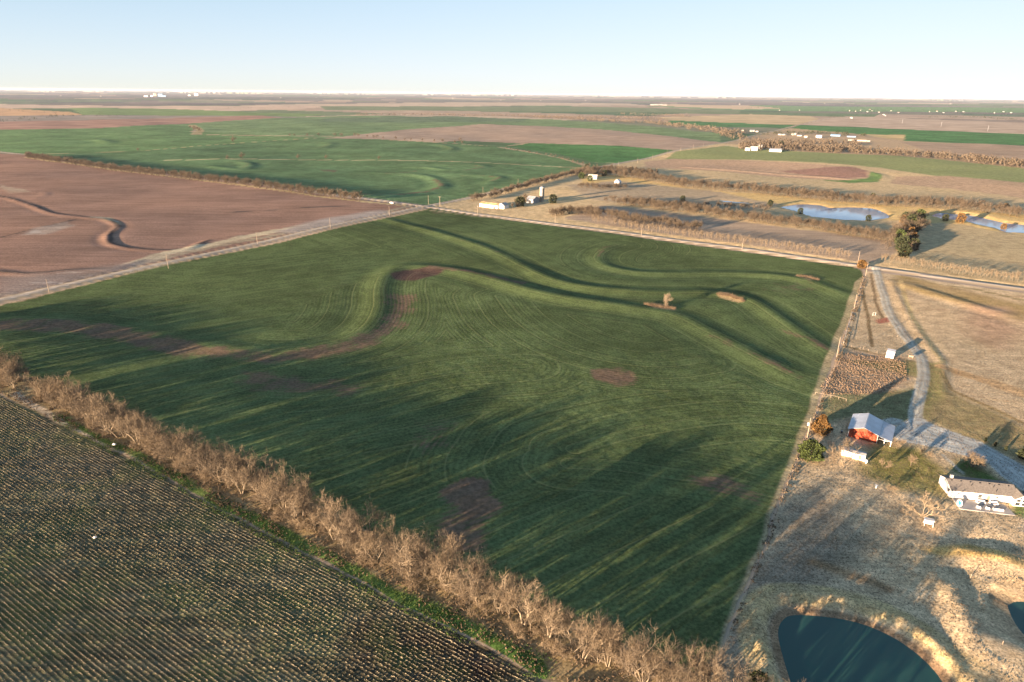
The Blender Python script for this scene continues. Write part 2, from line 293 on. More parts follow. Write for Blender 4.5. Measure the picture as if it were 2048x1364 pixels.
# ------------------------------------------------------------------ the land: fields, roads, lawns
FIELDS = [   # region, kind of ground, outline on the survey picture, colour, soft edge (m), wander of the edge (m)
 ('far_field', 'far', [(-300,232),(0,208),(240,212),(470,212),(720,208),(1000,206),(1020,212),(700,214),(610,218),(440,223),(330,219),(200,216),(0,217),(-300,224)], (206,170,142), 20, 10),
 ('far_field', 'far', [(470,212),(620,207),(900,206),(1250,207),(1300,211),(1000,212),(700,211)], (196,166,138), 20, 10),
 ('far_field', 'far', [(-200,217),(0,216),(140,224),(165,230),(90,233),(-200,229)], (208,158,116), 20, 10),
 ('far_field', 'far', [(140,216),(330,218),(520,225),(650,228),(600,234),(300,231),(165,230)], (126,138,88), 20, 10),
 ('far_field', 'far', [(640,213),(1000,213),(1280,214),(1480,219),(1480,226),(1200,224),(900,222),(650,221)], (126,130,96), 20, 10),
 ('far_field', 'far', [(1290,212),(1500,210),(1900,215),(2400,222),(2400,232),(2000,226),(1600,222),(1480,219)], (112,138,92), 20, 10),
 ('far_field', 'far', [(1330,208),(1500,211),(1560,216),(1480,217),(1320,212)], (206,170,134), 20, 10),
 ('far_field', 'far', [(-300,232),(160,230),(420,231),(640,234),(500,239),(120,242),(-300,246)], (156,136,120), 15, 10),
 ('pasture', 'far', [(-400,246),(120,242),(520,231),(560,236),(330,249),(200,256),(-10,259),(-400,276)], (170,128,108), 10, 8),
 ('wheat_field_far', 'wheat', [(330,249),(560,236),(700,231),(860,233),(1100,239),(1280,251),(1440,267),(1440,287),(1250,262),(960,250),(745,266),(650,277),(400,266),(384,256)], (120,134,92), 8, 8),
 ('wheat_field_far', 'wheat', [(650,236),(900,232),(1060,238),(1040,243),(820,245),(640,243)], (108,120,90), 30, 20),
 ('wheat_field_far', 'wheat', [(-400,276),(-10,259),(200,256),(340,249),(384,252),(386,262),(470,268),(640,277),(470,286),(290,301),(120,309),(45,309),(-60,300)], (110,130,84), 6, 5),
 ('wheat_field_far', 'wheat', [(45,310),(120,309),(290,301),(470,286),(640,277),(780,280),(930,288),(1010,296),(1100,311),(1180,330),(1165,340),(1040,370),(930,396),(851,409),(785,401),(400,351)], (100,119,80), 4, 4),
 ('brown_field_far', 'soil', [(740,268),(820,258),(960,249),(1100,252),(1250,262),(1445,285),(1350,301),(1338,300),(1200,292),(1000,284),(860,279)], (178,146,122), 6, 5),
 ('wheat_field_far', 'wheat', [(1006,290),(1050,285),(1105,286),(1240,292),(1338,301),(1290,316),(1232,327),(1190,325),(1120,308),(1060,300)], (88,122,72), 4, 4),
 ('far_field', 'far', [(1320,234),(1500,228),(1620,232),(1640,238),(1590,250),(1460,246),(1330,240)], (202,168,128), 10, 6),
 ('wheat_field_far', 'wheat', [(1340,240),(1460,246),(1592,250),(1575,257),(1480,254),(1400,252),(1330,249)], (82,120,74), 8, 4),
 ('far_field', 'far', [(1640,237),(1700,232),(1900,240),(2400,258),(2400,276),(2000,266),(1800,258),(1600,249)], (192,160,134), 10, 5),
 ('wheat_field_far', 'wheat', [(1600,250),(1660,252),(1810,258),(2048,268),(2400,282),(2400,310),(2048,290),(1810,283),(1700,270),(1580,258)], (84,122,72), 8, 4),
 ('far_field', 'far', [(1720,268),(1810,270),(1808,283),(1700,283)], (206,170,120), 8, 4),
 ('pasture', 'grass', [(1440,288),(1580,256),(1720,268),(1810,283),(2048,291),(2400,310),(2400,372),(2048,344),(1800,320),(1600,303),(1480,294)], (184,150,116), 8, 6),
 ('brown_field_far', 'soil', [(1800,285),(2048,292),(2400,310),(2400,340),(2048,318),(1860,304)], (174,142,116), 8, 6),
 # right of the straight road
 ('pasture', 'grass', [(851,411),(1165,343),(1350,302),(1445,287),(1600,303),(2048,345),(2400,378),(2400,628),(2048,577),(1735,532),(1480,495),(1280,469),(1090,444),(980,428)], (204,168,124), 4, 3),
 ('hay_field', 'grass', [(1352,303),(1390,300),(1450,292),(1530,300),(1800,312),(2400,372),(2400,404),(2048,370),(1930,360),(1820,345),(1760,336),(1640,327),(1500,319),(1330,317)], (146,142,92), 6, 5),
 ('hay_field', 'grass', [(1290,322),(1340,316),(1500,321),(1640,330),(1720,338),(1760,350),(1700,358),(1580,354),(1420,342),(1290,336)], (190,150,118), 6, 5),
 ('hay_field', 'grass', [(1640,336),(1700,334),(1738,343),(1736,353),(1690,355),(1620,350),(1560,341)], (160,118,98), 10, 8),
 ('hay_field', 'grass', [(1745,344),(1768,350),(1755,362),(1700,364),(1640,358),(1700,358),(1735,355)], (112,130,76), 6, 5),
 ('hay_field', 'grass', [(1790,352),(1900,352),(2400,400),(2400,440),(2048,395),(1900,375),(1780,366)], (186,148,116), 10, 6),
 ('meadow', 'grass', [(1165,350),(1240,352),(1400,378),(1600,396),(1800,414),(2048,430),(2400,470),(2400,520),(2048,480),(1900,455),(1780,440),(1560,412),(1300,392),(1160,372)], (214,172,112), 5, 5),
 ('meadow', 'grass', [(1130,372),(1240,362),(1420,380),(1560,410),(1500,425),(1300,412),(1190,400)], (180,150,118), 10, 8),
 ('brown_field_far', 'soil', [(1200,412),(1250,416),(1420,438),(1600,462),(1790,484),(1790,508),(1735,526),(1620,508),(1480,487),(1280,460),(1130,436)], (176,146,120), 4, 3),
 ('hay_field', 'grass', [(1842,478),(1858,446),(1930,450),(1990,462),(2400,500),(2400,622),(2048,570),(1900,548),(1800,536),(1830,510)], (186,156,116), 4, 3),
 # left of the crossing
 ('ploughed_field', 'soil', [(-700,230),(45,311),(400,356),(720,398),(800,407),(835,411),(700,444),(560,476),(330,524),(0,598),(-420,690),(-900,640)], (156,118,98), 2, 2),
 ('wheat_field', 'wheat', [(858,415),(980,432),(1090,448),(1280,474),(1480,500),(1600,517),(1690,528),(1722,538),(1726,552),(1712,596),(1668,716),(1622,836),(1560,990),(1500,1150),(1455,1262),(1440,1310),(1420,1330),(1390,1352),(1290,1320),(1150,1265),(1000,1196),(840,1118),(660,1030),(480,950),(300,868),(110,784),(40,752),(-60,712),(-420,540),(-700,620),(-420,712),(0,611),(330,531),(560,486),(700,452)], (90,98,60), 1.5, 1.2),
 ('homestead_grass', 'grass', [(1730,540),(2048,585),(2600,670),(3400,1400),(2600,3000),(1450,2600),(1380,1440),(1400,1362),(1452,1290),(1462,1264),(1506,1152),(1566,992),(1628,838),(1674,718),(1718,598),(1732,552)], (206,170,130), 1.0, 1.0),
 ('hedgerow_ground', 'grass', [(-700,420),(-60,712),(40,752),(110,784),(300,868),(480,950),(660,1030),(840,1118),(1000,1196),(1150,1265),(1290,1320),(1400,1362),(1440,1440),(1450,2600),(1350,1460),(1080,1364),(960,1296),(800,1212),(640,1128),(480,1042),(300,940),(120,850),(0,790),(-140,745),(-700,640)], (150,124,88), 1.2, 1.4),
 ('stubble_field', 'stubble', [(-700,660),(-140,748),(0,793),(120,852),(300,944),(480,1048),(640,1134),(800,1218),(960,1302),(1080,1368),(1350,1500),(1600,2600),(-300,3600),(-2500,2600)], (104,94,70), 0.8, 0.9),
]
PATCH = [
 ('soil', 'line', [(-120,390),(0,394),(50,406),(110,426),(170,434),(213,439),(240,454),(220,474),(225,490),(262,498),(322,502),(372,499),(420,481)], 2.2, (84,70,64), 0.0),
 ('soil', 'line', [(-60,482),(0,476),(60,461),(120,447),(150,440)], 2.0, (92,78,70), 0.0),
 ('soil', 'line', [(-100,540),(0,547),(60,551),(130,545),(220,539),(300,519)], 2.4, (88,74,66), 0.0),
 ('soil', 'line', [(440,423),(520,421),(600,415),(700,411)], 1.6, (92,78,70), 0.0),    # colour patches inside the fields: kind touched, outline or line, colour, amount, soft edge (m), bare soil
 ('wheat', 'line', [(0,652),(90,652),(200,662),(300,684),(400,704),(480,712),(560,714),(650,702),(730,680),(782,650),(800,616),(806,590)], 10, None, 0.85),
 ('wheat', 'poly', [(786,548),(810,541),(850,536),(890,540),(870,550),(830,560),(795,558)], 2.5, (92,70,60), 0.95),
 ('wheat', 'line', [(860,536),(920,540),(980,552),(1040,566)], 6, None, 0.75),
 ('wheat', 'poly', [(1188,742),(1240,738),(1282,750),(1280,770),(1230,772),(1195,762)], 6, None, 0.9),
 ('wheat', 'poly', [(890,985),(930,965),(980,968),(992,1010),(985,1070),(960,1112),(905,1110),(885,1050)], 6, None, 1.0),
 ('wheat', 'poly', [(480,740),(620,756),(720,770),(700,786),(560,782),(480,765)], 12, None, 0.72),
 ('wheat', 'poly', [(1370,952),(1440,950),(1530,985),(1520,1006),(1420,990),(1370,975)], 8, None, 0.85),
 ('wheat', 'poly', [(830,840),(880,840),(900,890),(850,910)], 12, None, 0.6),
 ('wheat', 'line', [(1420,672),(1480,700),(1540,728),(1600,756)], 4, None, 0.6),
 ('wheat', 'line', [(1560,655),(1610,676),(1660,700)], 4, None, 0.62),
 ('wheat', 'line', [(905,478),(960,490),(1010,510)], 3, None, 0.42),
 ('wheat', 'line', [(1196,518),(1202,500),(1230,488)], 4, None, 0.5),
 ('wheat', 'poly', [(860,418),(900,420),(890,428),(865,426)], 6, None, 0.55),
 ('wheat', 'poly', [(1290,606),(1320,604),(1352,612),(1350,618),(1310,614)], 1.2, (168,138,98), 1.0),
 ('wheat', 'poly', [(1432,584),(1450,582),(1492,598),(1480,600),(1440,590)], 1.0, (168,138,98), 1.0),
 ('wheat', 'poly', [(1590,548),(1612,546),(1640,556),(1620,558)], 1.0, (168,138,98), 1.0),
 ('wheat', 'poly', [(1530,560),(1640,560),(1620,576),(1520,580)], 12, None, 0.42),
 ('wheat', 'line', [(690,386),(790,388),(850,383),(884,374),(872,360)], 7, None, 0.75),
 ('wheat', 'line', [(900,352),(960,352),(1000,357),(985,363)], 6, None, 0.75),
 ('wheat', 'line', [(930,342),(965,336),(950,332)], 6, None, 0.7),
 ('wheat', 'line', [(780,346),(830,342)], 10, None, 0.7),
 ('wheat', 'poly', [(640,338),(680,338),(670,344),(645,343)], 5, None, 0.7),
 ('wheat', 'line', [(470,322),(500,328),(480,337)], 5, None, 0.6),
 ('wheat', 'line', [(600,283),(660,288),(640,295)], 7, None, 0.5),
 ('wheat', 'line', [(880,290),(905,300),(850,306)], 7, None, 0.5),
 ('wheat', 'strip', [(45,311),(290,301),(470,286),(620,277)], 3.0, (178,156,110), 1.0),
 ('wheat', 'strip', [(330,321),(460,319),(600,318),(850,321),(1000,327),(1180,338)], 4.0, (188,164,122), 1.0),
 ('wheat', 'strip', [(384,262),(400,268),(560,271),(650,272),(780,280),(930,288),(1000,294),(1020,299),(1100,310),(1150,322),(1180,334)], 9.0, (186,156,122), 1.0),
 ('wheat', 'strip', [(384,250),(396,256),(400,262),(390,268)], 12.0, (176,150,110), 1.0),
 ('wheat', 'strip', [(1000,294),(1040,288),(1050,285)], 6.0, (186,156,122), 1.0),
 ('wheat', 'strip', [(1040,298),(1120,311),(1180,325),(1240,327)], 5.0, (186,156,122), 1.0),
 ('wheat', 'poly', [(1712,560),(1722,552),(1730,556),(1680,716),(1462,1268),(1440,1310),(1452,1262)], 1.0, (176,150,112), 1.0),
 ('wheat', 'strip', [(0,611),(330,531),(560,486),(700,452),(851,418),(980,432),(1280,473),(1480,499),(1690,529)], 2.0, (176,146,112), 1.0),
 ('soil', 'strip', [(50,316),(400,361),(722,402),(838,413)], 3.5, (206,174,124), 0.0),
 ('soil', 'strip', [(0,592),(330,519),(430,494),(560,470),(835,408)], 3.5, (170,146,118), 0.0),
 ('soil', 'strip', [(250,538),(330,510),(430,488),(540,466),(620,452)], 7.0, (200,174,140), 0.0),
 ('soil', 'poly', [(560,465),(640,440),(760,420),(790,428),(600,468)], 10, (172,150,134), 0.3),
 ('soil', 'poly', [(0,560),(120,552),(300,524),(200,560),(0,596)], 12, (150,126,112), 0.35),
 ('soil', 'poly', [(0,370),(30,378),(60,386),(20,388)], 5, (176,146,120), 0.5),
 ('soil', 'poly', [(50,470),(70,458),(130,446),(150,452),(90,470)], 5, (166,140,122), 0.6),
 ('soil', 'poly', [(180,434),(216,441),(240,450),(226,440),(200,434)], 4, (180,152,116), 0.9),
 ('grass', 'poly', [(1440,478),(1690,505),(1735,520),(1480,490)], 3, (190,160,120), 0.0),
 # homestead
 ('grass', 'poly', [(1460,1270),(1500,1170),(1560,1020),(1640,1000),(1720,1080),(1600,1200),(1540,1260),(1500,1364),(1440,1400)], 10, (150,128,104), 0.0),
 ('grass', 'strip', [(1880,740),(1900,780),(2048,850)], 1.0, (150,120,80), 0.0),
 ('grass', 'strip', [(1722,560),(1738,640),(1746,690)], 0.7, (120,98,70), 0.0),
 ('grass', 'strip', [(1742,545),(1752,600),(1768,640)], 0.7, (130,104,76), 0.0),
 ('grass', 'strip', [(1690,690),(1780,712),(1850,728),(1884,736)], 1.0, (112,96,66), 0.0),
 ('grass', 'strip', [(1760,556),(1860,566),(1960,580),(2048,600)], 1.2, (120,108,64), 0.0),
 ('grass', 'poly', [(1740,890),(1830,900),(1890,950),(1880,990),(1800,980),(1740,950)], 5, (132,118,66), 0.0),
 ('grass', 'line', [(1630,1130),(1700,1152),(1770,1180)], 1.6, (150,118,86), 0.15),
 ('grass', 'poly', [(1850,1100),(1930,1096),(2060,1122),(2060,1134),(1990,1124),(1880,1112)], 2, (206,162,100), 0.0),
 ('grass', 'poly', [(1930,920),(2040,990),(2020,1000),(1900,940)], 3, (86,100,52), 0.0),
 ('grass', 'poly', [(2030,1010),(2100,1030),(2100,1050),(2030,1036)], 2, (112,120,62), 0.0),
 ('grass', 'poly', [(1700,700),(1800,712),(1810,760),(1770,790),(1650,788),(1640,740),(1670,716)], 4, (186,146,114), 0.0),
 ('grass', 'line', [(1690,740),(1760,745),(1800,755)], 3.0, (190,150,112), 0.0),
 ('grass', 'poly', [(1790,545),(1850,560),(2048,610),(2048,640),(1900,600),(1790,570)], 6, (160,130,84), 0.0),
 ('grass', 'poly', [(1640,800),(1760,790),(1830,780),(1828,842),(1780,846),(1700,830),(1640,850)], 4, (132,122,84), 0.0),
 ('grass', 'poly', [(1850,760),(1890,780),(2048,860),(2048,930),(1960,886),(1850,840)], 5, (150,128,88), 0.0),
 ('grass', 'poly', [(1700,722),(1880,724),(1884,800),(1850,840),(1846,760)], 3, (140,126,80), 0.0),
 ('grass', 'strip', [(1800,560),(1812,600),(1830,640),(1866,690),(1884,724)], 1.3, (214,176,120), 0.0),
 ('grass', 'strip', [(1890,735),(1950,755),(2048,790)], 4.0, (196,150,104), 0.0),
 ('grass', 'poly', [(1940,610),(2000,612),(2030,660),(1990,690),(1940,660)], 12, (188,146,114), 0.0),
 ('grass', 'poly', [(1748,635),(1775,630),(1780,638),(1755,642)], 1.5, (176,104,84), 0.0),
 # hedgerow floor: weeds still green on the stubble side
 ('grass', 'strip', [(118,838),(200,884),(300,934),(400,990),(480,1034),(560,1080),(640,1120),(760,1185),(900,1250),(1000,1305),(1080,1352)], 2.6, (92,112,52), 0.0),
 ('grass', 'strip', [(30,790),(120,846),(200,892),(300,945)], 1.2, (186,160,132), 0.0),
 # stubble field
 ('stubble', 'poly', [(760,1230),(900,1290),(1000,1350),(980,1420),(800,1400),(700,1300)], 9, (66,52,44), 0.0),
 ('stubble', 'poly', [(0,830),(150,880),(300,970),(200,1020),(0,960)], 12, (112,98,76), 0.0),
]
LINES = [    # roads and lanes: region, kind, centre line, half width (m), colour, colour of the verge, verge (m)
 ('gravel_road', 'gravel', RNORTH, 3.3, (188,164,142), (172,146,114), 3.0),
 ('gravel_road', 'gravel', REAST, 3.3, (188,164,144), (172,146,114), 3.0),
 ('driveway', 'gravel', DRIVE, 2.5, (196,180,158), None, 0),
 ('driveway', 'gravel', spline(PL([(1790,843),(1760,850),(1740,850)])), 2.6, (192,178,160), None, 0),
 ('farm_track', 'gravel', PL([(1447,291),(1470,294),(1500,300)]), 3.0, (214,184,150), None, 0),
 ('footpath', 'gravel', spline(PL([(1886,912),(1900,925),(1915,940),(1925,948)])), 0.6, (184,170,150), None, 0),
]
YARD = PL([(1796,852),(1820,838),(1842,838),(1868,852),(1956,884),(2048,936),(2200,1020),(2300,1160),(2200,1160),(2100,1050),(2048,988),(1998,952),(1968,922),(1930,914),(1872,896),(1800,884),(1782,868)])
ringpx = np.concatenate([np.arange(186+3.2, 340, 0.95), np.arange(340, 700, 1.9), np.arange(700, 1470, 2.35)])
dep = PITCH+np.arctan((ringpx-CY)/F)
RR = np.concatenate([[42000, 30000], CAMH/np.tan(dep), [82, 60, 30]])
az_f = np.arctan(np.arange(-1130, 1131, 2.5)/(F*1.0))*1.04                 # fine where the plain is looked at, coarse behind
AZ = np.concatenate([np.linspace(-PI, az_f[0], 36, endpoint=False), az_f, np.linspace(PI, az_f[-1], 36, endpoint=False)[::-1]])[:-1]
nr, na = len(RR), len(AZ)
GX = (RR[:,None]*np.sin(AZ)[None,:]).ravel(); GY = (RR[:,None]*np.cos(AZ)[None,:]).ravel()
GZ = height(GX, GY); GR = np.hypot(GX, GY)
nv = len(GX)
# base: the patchwork of quarter sections out to the horizon, squared with the roads
a60 = math.radians(60.2); U = GX*math.cos(a60)+GY*math.sin(a60); V = GX*math.sin(a60)-GY*math.cos(a60)
cu = np.floor(U/805+0.07); cv = np.floor(V/1200+vnoise(cu, cu*0, 1, 9)*2)
hh = vnoise(cu*7.3, cv*5.1, 1.0, 31); hh2 = vnoise(cu*3.3, cv*9.1, 1.0, 33)
pal = np.array([alb(150,128,112), alb(104,120,84), alb(176,146,122), alb(118,124,92), alb(132,114,104), alb(190,160,132), alb(92,110,80), alb(140,132,108)])
COL = pal[(hh*7.99).astype(int)]*(0.85+0.3*hh2)[:,None]
wd_ = smooth(4500, 8000, np.hypot(GX, GY))*(fbm(GX, GY*1.0, 2200, 71, 4)+0.25*vnoise(GX, GY, 600, 73) > 0.56)*0.75   # leafless woodland far off
COL = COL*(1-wd_[:,None])+np.array(alb(104,98,96))*wd_[:,None]
REG = np.zeros(nv, int); KIND = np.full(nv, 'far', dtype=object); BARE = np.zeros(nv); names = ['farmland']; kinds = ['far']
wx = (fbm(GX, GY, 14, 41, 3)-0.5)*2; wy = (fbm(GX, GY, 14, 43, 3)-0.5)*2
for name, kind, poly, c, soft, wan in FIELDS:
    p = PL(poly); m = max(soft, wan)+2
    i = sel(GX, GY, p, m*1.5)
    X = GX[i]+wx[i]*wan; Y = GY[i]+wy[i]*wan
    d, _ = dpoly(X, Y, p, True); ins = inside(X, Y, p); sd = np.where(ins, d, -d)
    f = smooth(-soft*0.5, soft*0.5, sd)[:,None]
    COL[i] = COL[i]*(1-f)+alb(*c)*f
    if (name, kind) not in list(zip(names, kinds)): names.append(name); kinds.append(kind)
    q = [k for k in range(len(names)) if names[k] == name and kinds[k] == kind][0]
    j = i[ins]; REG[j] = q; BARE[j] = 0
KI = np.array(kinds)[REG]
g9 = fbm(GX, GY, 60, 77, 3)
for kind, how, pts, soft, c, bare in PATCH:
    p = PL(pts); KI = np.array(kinds)[REG]
    i = sel(GX, GY, p, soft*3+5); i = i[KI[i] == kind]
    if len(i) == 0: continue
    X = GX[i]+wx[i]*min(soft, 4); Y = GY[i]+wy[i]*min(soft, 4)
    if how == 'poly':
        d, _ = dpoly(X, Y, p, True); sd = np.where(inside(X, Y, p), d, -d); f = smooth(-soft, soft*0.6, sd)
    elif how == 'strip':
        d, _ = dpoly(X, Y, p); f = smooth(soft*1.15+0.5, soft*0.75, d)
    else:
        d, _ = dpoly(X, Y, p); f = np.exp(-(d/soft)**2)
    f = f*(0.75+0.5*vnoise(X, Y, 18, 55)); f = np.clip(f, 0, 1)
    if c is not None: COL[i] = COL[i]*(1-f[:,None])+alb(*c)*f[:,None]
    if kind == 'wheat' and c is not None and how != 'line': BARE[i] = np.minimum(BARE[i], 1-f)*(1-f)-0.8*f
    else: BARE[i] = np.maximum(BARE[i], f*bare)
# pond shores: mud
for k, (p, z) in POND.items():
    i = sel(GX, GY, p, 12)
    if len(i) == 0: continue
    d, _ = dpoly(GX[i]+wx[i]*0.6, GY[i]+wy[i]*0.6, p, True); ins = inside(GX[i], GY[i], p)
    f = np.where(ins, 1.0, smooth(2.6, 1.4, d) if k in ('near', 'east') else smooth(4, 1, d)*0.5)[:,None]
    COL[i] = COL[i]*(1-f)+alb(*((152,120,90) if k in ('near', 'east') else (190,150,100)))*f
p = BERM_CREST; i = sel(GX, GY, p, 8); d, s = dpoly(GX[i], GY[i], p)
d2, _ = dpoly(GX[i], GY[i], POND['near'][0], True)
f = (smooth(4.4, 2.6, np.abs(d2-6.0))*0.75*(0.45+vnoise(GX[i], GY[i], 3, 4)))[:,None].clip(0, 1); COL[i] = COL[i]*(1-f)+alb(196,162,112)*f
ROW = np.zeros(nv)
def addreg(name, kind):
    names.append(name); kinds.append(kind); return len(names)-1
for name, kind, line, hw, c, vc, vw in LINES:
    i = sel(GX, GY, line, hw+vw+8); far = GR[i]
    d, s = dpoly(GX[i]+wx[i]*0.5, GY[i]+wy[i]*0.5, line)
    if vc is not None:
        f = (smooth(hw+vw+1.5, hw+vw-1.5, d)*0.8)[:,None]; COL[i] = COL[i]*(1-f)+alb(*vc)*f
        BARE[i] = np.where(d < hw+vw, -0.6, BARE[i])
    f = smooth(hw+0.5, hw-0.5, d)[:,None]; COL[i] = COL[i]*(1-f)+alb(*c)*f
    q = names.index(name) if name in names else addreg(name, kind)
    REG[i[d < hw]] = q; ROW[i] = np.where(d < hw+1, d*s, ROW[i])
i = sel(GX, GY, YARD, 4); d, _ = dpoly(GX[i]+wx[i]*0.8, GY[i]+wy[i]*0.8, YARD, True); ins = inside(GX[i], GY[i], YARD); sd = np.where(ins, d, -d)
f = smooth(-0.5, 0.5, sd)[:,None]; COL[i] = COL[i]*(1-f)+alb(190,180,166)*f; REG[i[ins]] = names.index('driveway'); ROW[i[ins]] = d[ins]
# contour rows: distance from the nearest long terrace bank in the wheat, straight rows elsewhere
KI = np.array(kinds)[REG]
i = np.nonzero((KI == 'wheat'))[0]
j = i[(GR[i] < 1000)]; ROW[i] = GX[i]*math.sin(math.radians(-34))+GY[i]*math.cos(math.radians(-34))
dd = np.full(len(j), 1e9)
for p, a, wd in TERR[:7]:
    d, s = dpoly(GX[j], GY[j], p[::2]); dd = np.minimum(dd, d)
tilt = vnoise(GX[j], GY[j], 160, 91)
ROW[j] = np.where(tilt > 0.36, dd, ROW[j])
i = np.nonzero(KI == 'stubble')[0]; hn = np.array([-HU[1], HU[0]])
ROW[i] = GX[i]*hn[0]+GY[i]*hn[1]+0.5*np.sin((GX[i]*HU[0]+GY[i]*HU[1])/60)
# faces, handed to one mesh per field
idx = np.arange(nv).reshape(nr, na); nx_ = np.roll(idx, -1, 1)
fa = np.stack([idx[:-1], nx_[:-1], nx_[1:], idx[1:]], -1).reshape(-1, 4)[:, ::-1]
fr = np.max(REG[fa], 1) if False else REG[fa[:,0]]
def fast_mesh(name, co, faces, attrs=None, smooth_=True, mats=None, mi=None):
    me = bpy.data.meshes.new(name); n = len(co); faces = np.asarray(faces); k = faces.shape[1]; m = len(faces)
    me.vertices.add(n); me.vertices.foreach_set('co', np.ascontiguousarray(co, np.float32).ravel())
    me.loops.add(m*k); me.loops.foreach_set('vertex_index', np.ascontiguousarray(faces, np.int32).ravel())
    me.polygons.add(m); me.polygons.foreach_set('loop_start', np.arange(0, m*k, k, dtype=np.int32)); me.polygons.foreach_set('loop_total', np.full(m, k, np.int32))
    if smooth_: me.polygons.foreach_set('use_smooth', np.ones(m, bool))
    if mats:
        for x in mats: me.materials.append(x)
    if mi is not None: me.polygons.foreach_set('material_index', np.ascontiguousarray(mi, np.int32))
    me.update(calc_edges=True)
    for an, (ty, arr) in (attrs or {}).items():
        at_ = me.attributes.new(an, ty, 'POINT'); at_.data.foreach_set('color' if ty == 'FLOAT_COLOR' else 'value', np.ascontiguousarray(arr, np.float32).ravel())
    return me
def link(name, me, parent=None):
    o = bpy.data.objects.new(name, me); col.objects.link(o)
    if parent is not None: o.parent = parent
    return o
PRETTY = {}
C4 = np.concatenate([COL, np.ones((nv, 1))], 1); CO = np.stack([GX, GY, GZ], 1)
GN = None
for q, nm in enumerate(names):
    f = fa[fr == q]
    if len(f) == 0: continue
    u, inv = np.unique(f.ravel(), return_inverse=True)
    me = fast_mesh(nm, CO[u], inv.reshape(-1, 4), {'Col': ('FLOAT_COLOR', C4[u]), 'bare': ('FLOAT', BARE[u]), 'row': ('FLOAT', ROW[u])}, True, [GM[kinds[q]]])
    o = link(nm, me); o['kind'] = 'structure'
# disc under the camera
u = idx[-1]; me = bpy.data.meshes.new('ground'); me.from_pydata([tuple(CO[v]) for v in u]+[(0,0,float(hz(0,0)))], [], [(i, (i+1) % na, na) for i in range(na)]); me.materials.append(mat('ground', alb(140,116,86), 1, 0)); o = link('ground', me); o['kind'] = 'structure'
# water
def water_mat(name, c, rough, bumpy):
    m = mat(name, c, rough, 0.5); m.node_tree.nodes['Principled BSDF'].inputs['IOR'].default_value = 1.33; N = NB(m); N.bump(N.noise(N.coord(), 1.2, 3), bumpy, 0.02); return m
WN = water_mat('pond_water', (0.020, 0.070, 0.060), 0.18, 0.16); WF = water_mat('far_pond_water_sky_tint', (0.22, 0.33, 0.46), 0.04, 0.02)  # far ponds: the mirrored sky is put into the pale blue base colour
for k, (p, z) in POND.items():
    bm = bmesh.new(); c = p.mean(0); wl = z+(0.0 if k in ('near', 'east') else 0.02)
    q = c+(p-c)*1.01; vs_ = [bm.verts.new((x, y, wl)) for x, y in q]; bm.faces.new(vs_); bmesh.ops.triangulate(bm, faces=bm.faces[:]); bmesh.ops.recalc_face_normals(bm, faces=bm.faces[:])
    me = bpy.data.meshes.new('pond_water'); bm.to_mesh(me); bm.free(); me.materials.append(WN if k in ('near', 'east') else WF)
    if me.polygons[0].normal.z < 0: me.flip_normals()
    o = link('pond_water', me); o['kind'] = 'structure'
# air
bm = bmesh.new(); bmesh.ops.create_cube(bm, size=1, matrix=Matrix.Translation((0, 0, 50))@Matrix.Diagonal((88000, 88000, 150, 1))); me = bpy.data.meshes.new('haze'); bm.to_mesh(me); bm.free()
m = bpy.data.materials.new('haze'); m.use_nodes = True; t = m.node_tree; t.nodes.clear(); o_ = t.nodes.new('ShaderNodeOutputMaterial'); v_ = t.nodes.new('ShaderNodeVolumePrincipled')
v_.inputs['Density'].default_value = 1.8e-5; v_.inputs['Color'].default_value = (0.56, 0.63, 0.76, 1); t.links.new(v_.outputs[0], o_.inputs['Volume']); me.materials.append(m); o = link('haze', me); o['kind'] = 'stuff'
print('GRID', nr, na, nv)
# ------------------------------------------------------------------ plants
def bark(name, c, var=0.2): return mottled(name, c, var, 1.5, 0.9, 0.05)
M_TRUNK = bark('pale_bark', (0.205, 0.168, 0.122)); M_TWIG = bark('bare_twigs', (0.162, 0.126, 0.086), 0.3); M_TWIG2 = bark('grey_twigs', (0.105, 0.084, 0.062), 0.3)
M_SAP = bark('sapling_bark', (0.15, 0.12, 0.085)); M_PALE = bark('pale_yard_bark', (0.24, 0.19, 0.13)); M_SCRUB = bark('rusty_weeds', (0.20, 0.145, 0.10), 0.3); M_BRUSH = bark('dry_brush', (0.125, 0.092, 0.062), 0.3); M_TWIGF = bark('far_twigs', (0.088, 0.070, 0.051), 0.3)
M_CED = mottled('cedar_needles', (0.045, 0.062, 0.020), 0.5, 0.8); M_CEDR = mottled('winter_cedar_needles', (0.115, 0.068, 0.026), 0.5, 0.8); M_CEDD = mottled('dark_cedar_needles', (0.030, 0.036, 0.018), 0.5, 0.5)
M_GREENW = mottled('green_weeds', (0.065, 0.10, 0.028), 0.5, 0.5); M_STRAW = mottled('stubble_straw', (0.185, 0.160, 0.112), 0.45, 0.5); M_DRY = mottled('dry_grass_blades', (0.135, 0.105, 0.070), 0.35, 0.3)
def ribbons(p0, p1, w0, w1, rs):
    """one thin flat strip per twig"""
    p0, p1 = np.asarray(p0), np.asarray(p1); d = p1-p0; d /= np.linalg.norm(d, axis=1)[:,None]+1e-9
    r = rs.normal(size=d.shape); s = np.cross(d, r); s /= np.linalg.norm(s, axis=1)[:,None]+1e-9
    w0 = np.broadcast_to(w0, len(p0))[:,None]; w1 = np.broadcast_to(w1, len(p0))[:,None]
    co = np.stack([p0-s*w0/2, p0+s*w0/2, p1+s*w1/2, p1-s*w1/2], 1).reshape(-1, 3)
    return co, np.arange(len(co)).reshape(-1, 4)
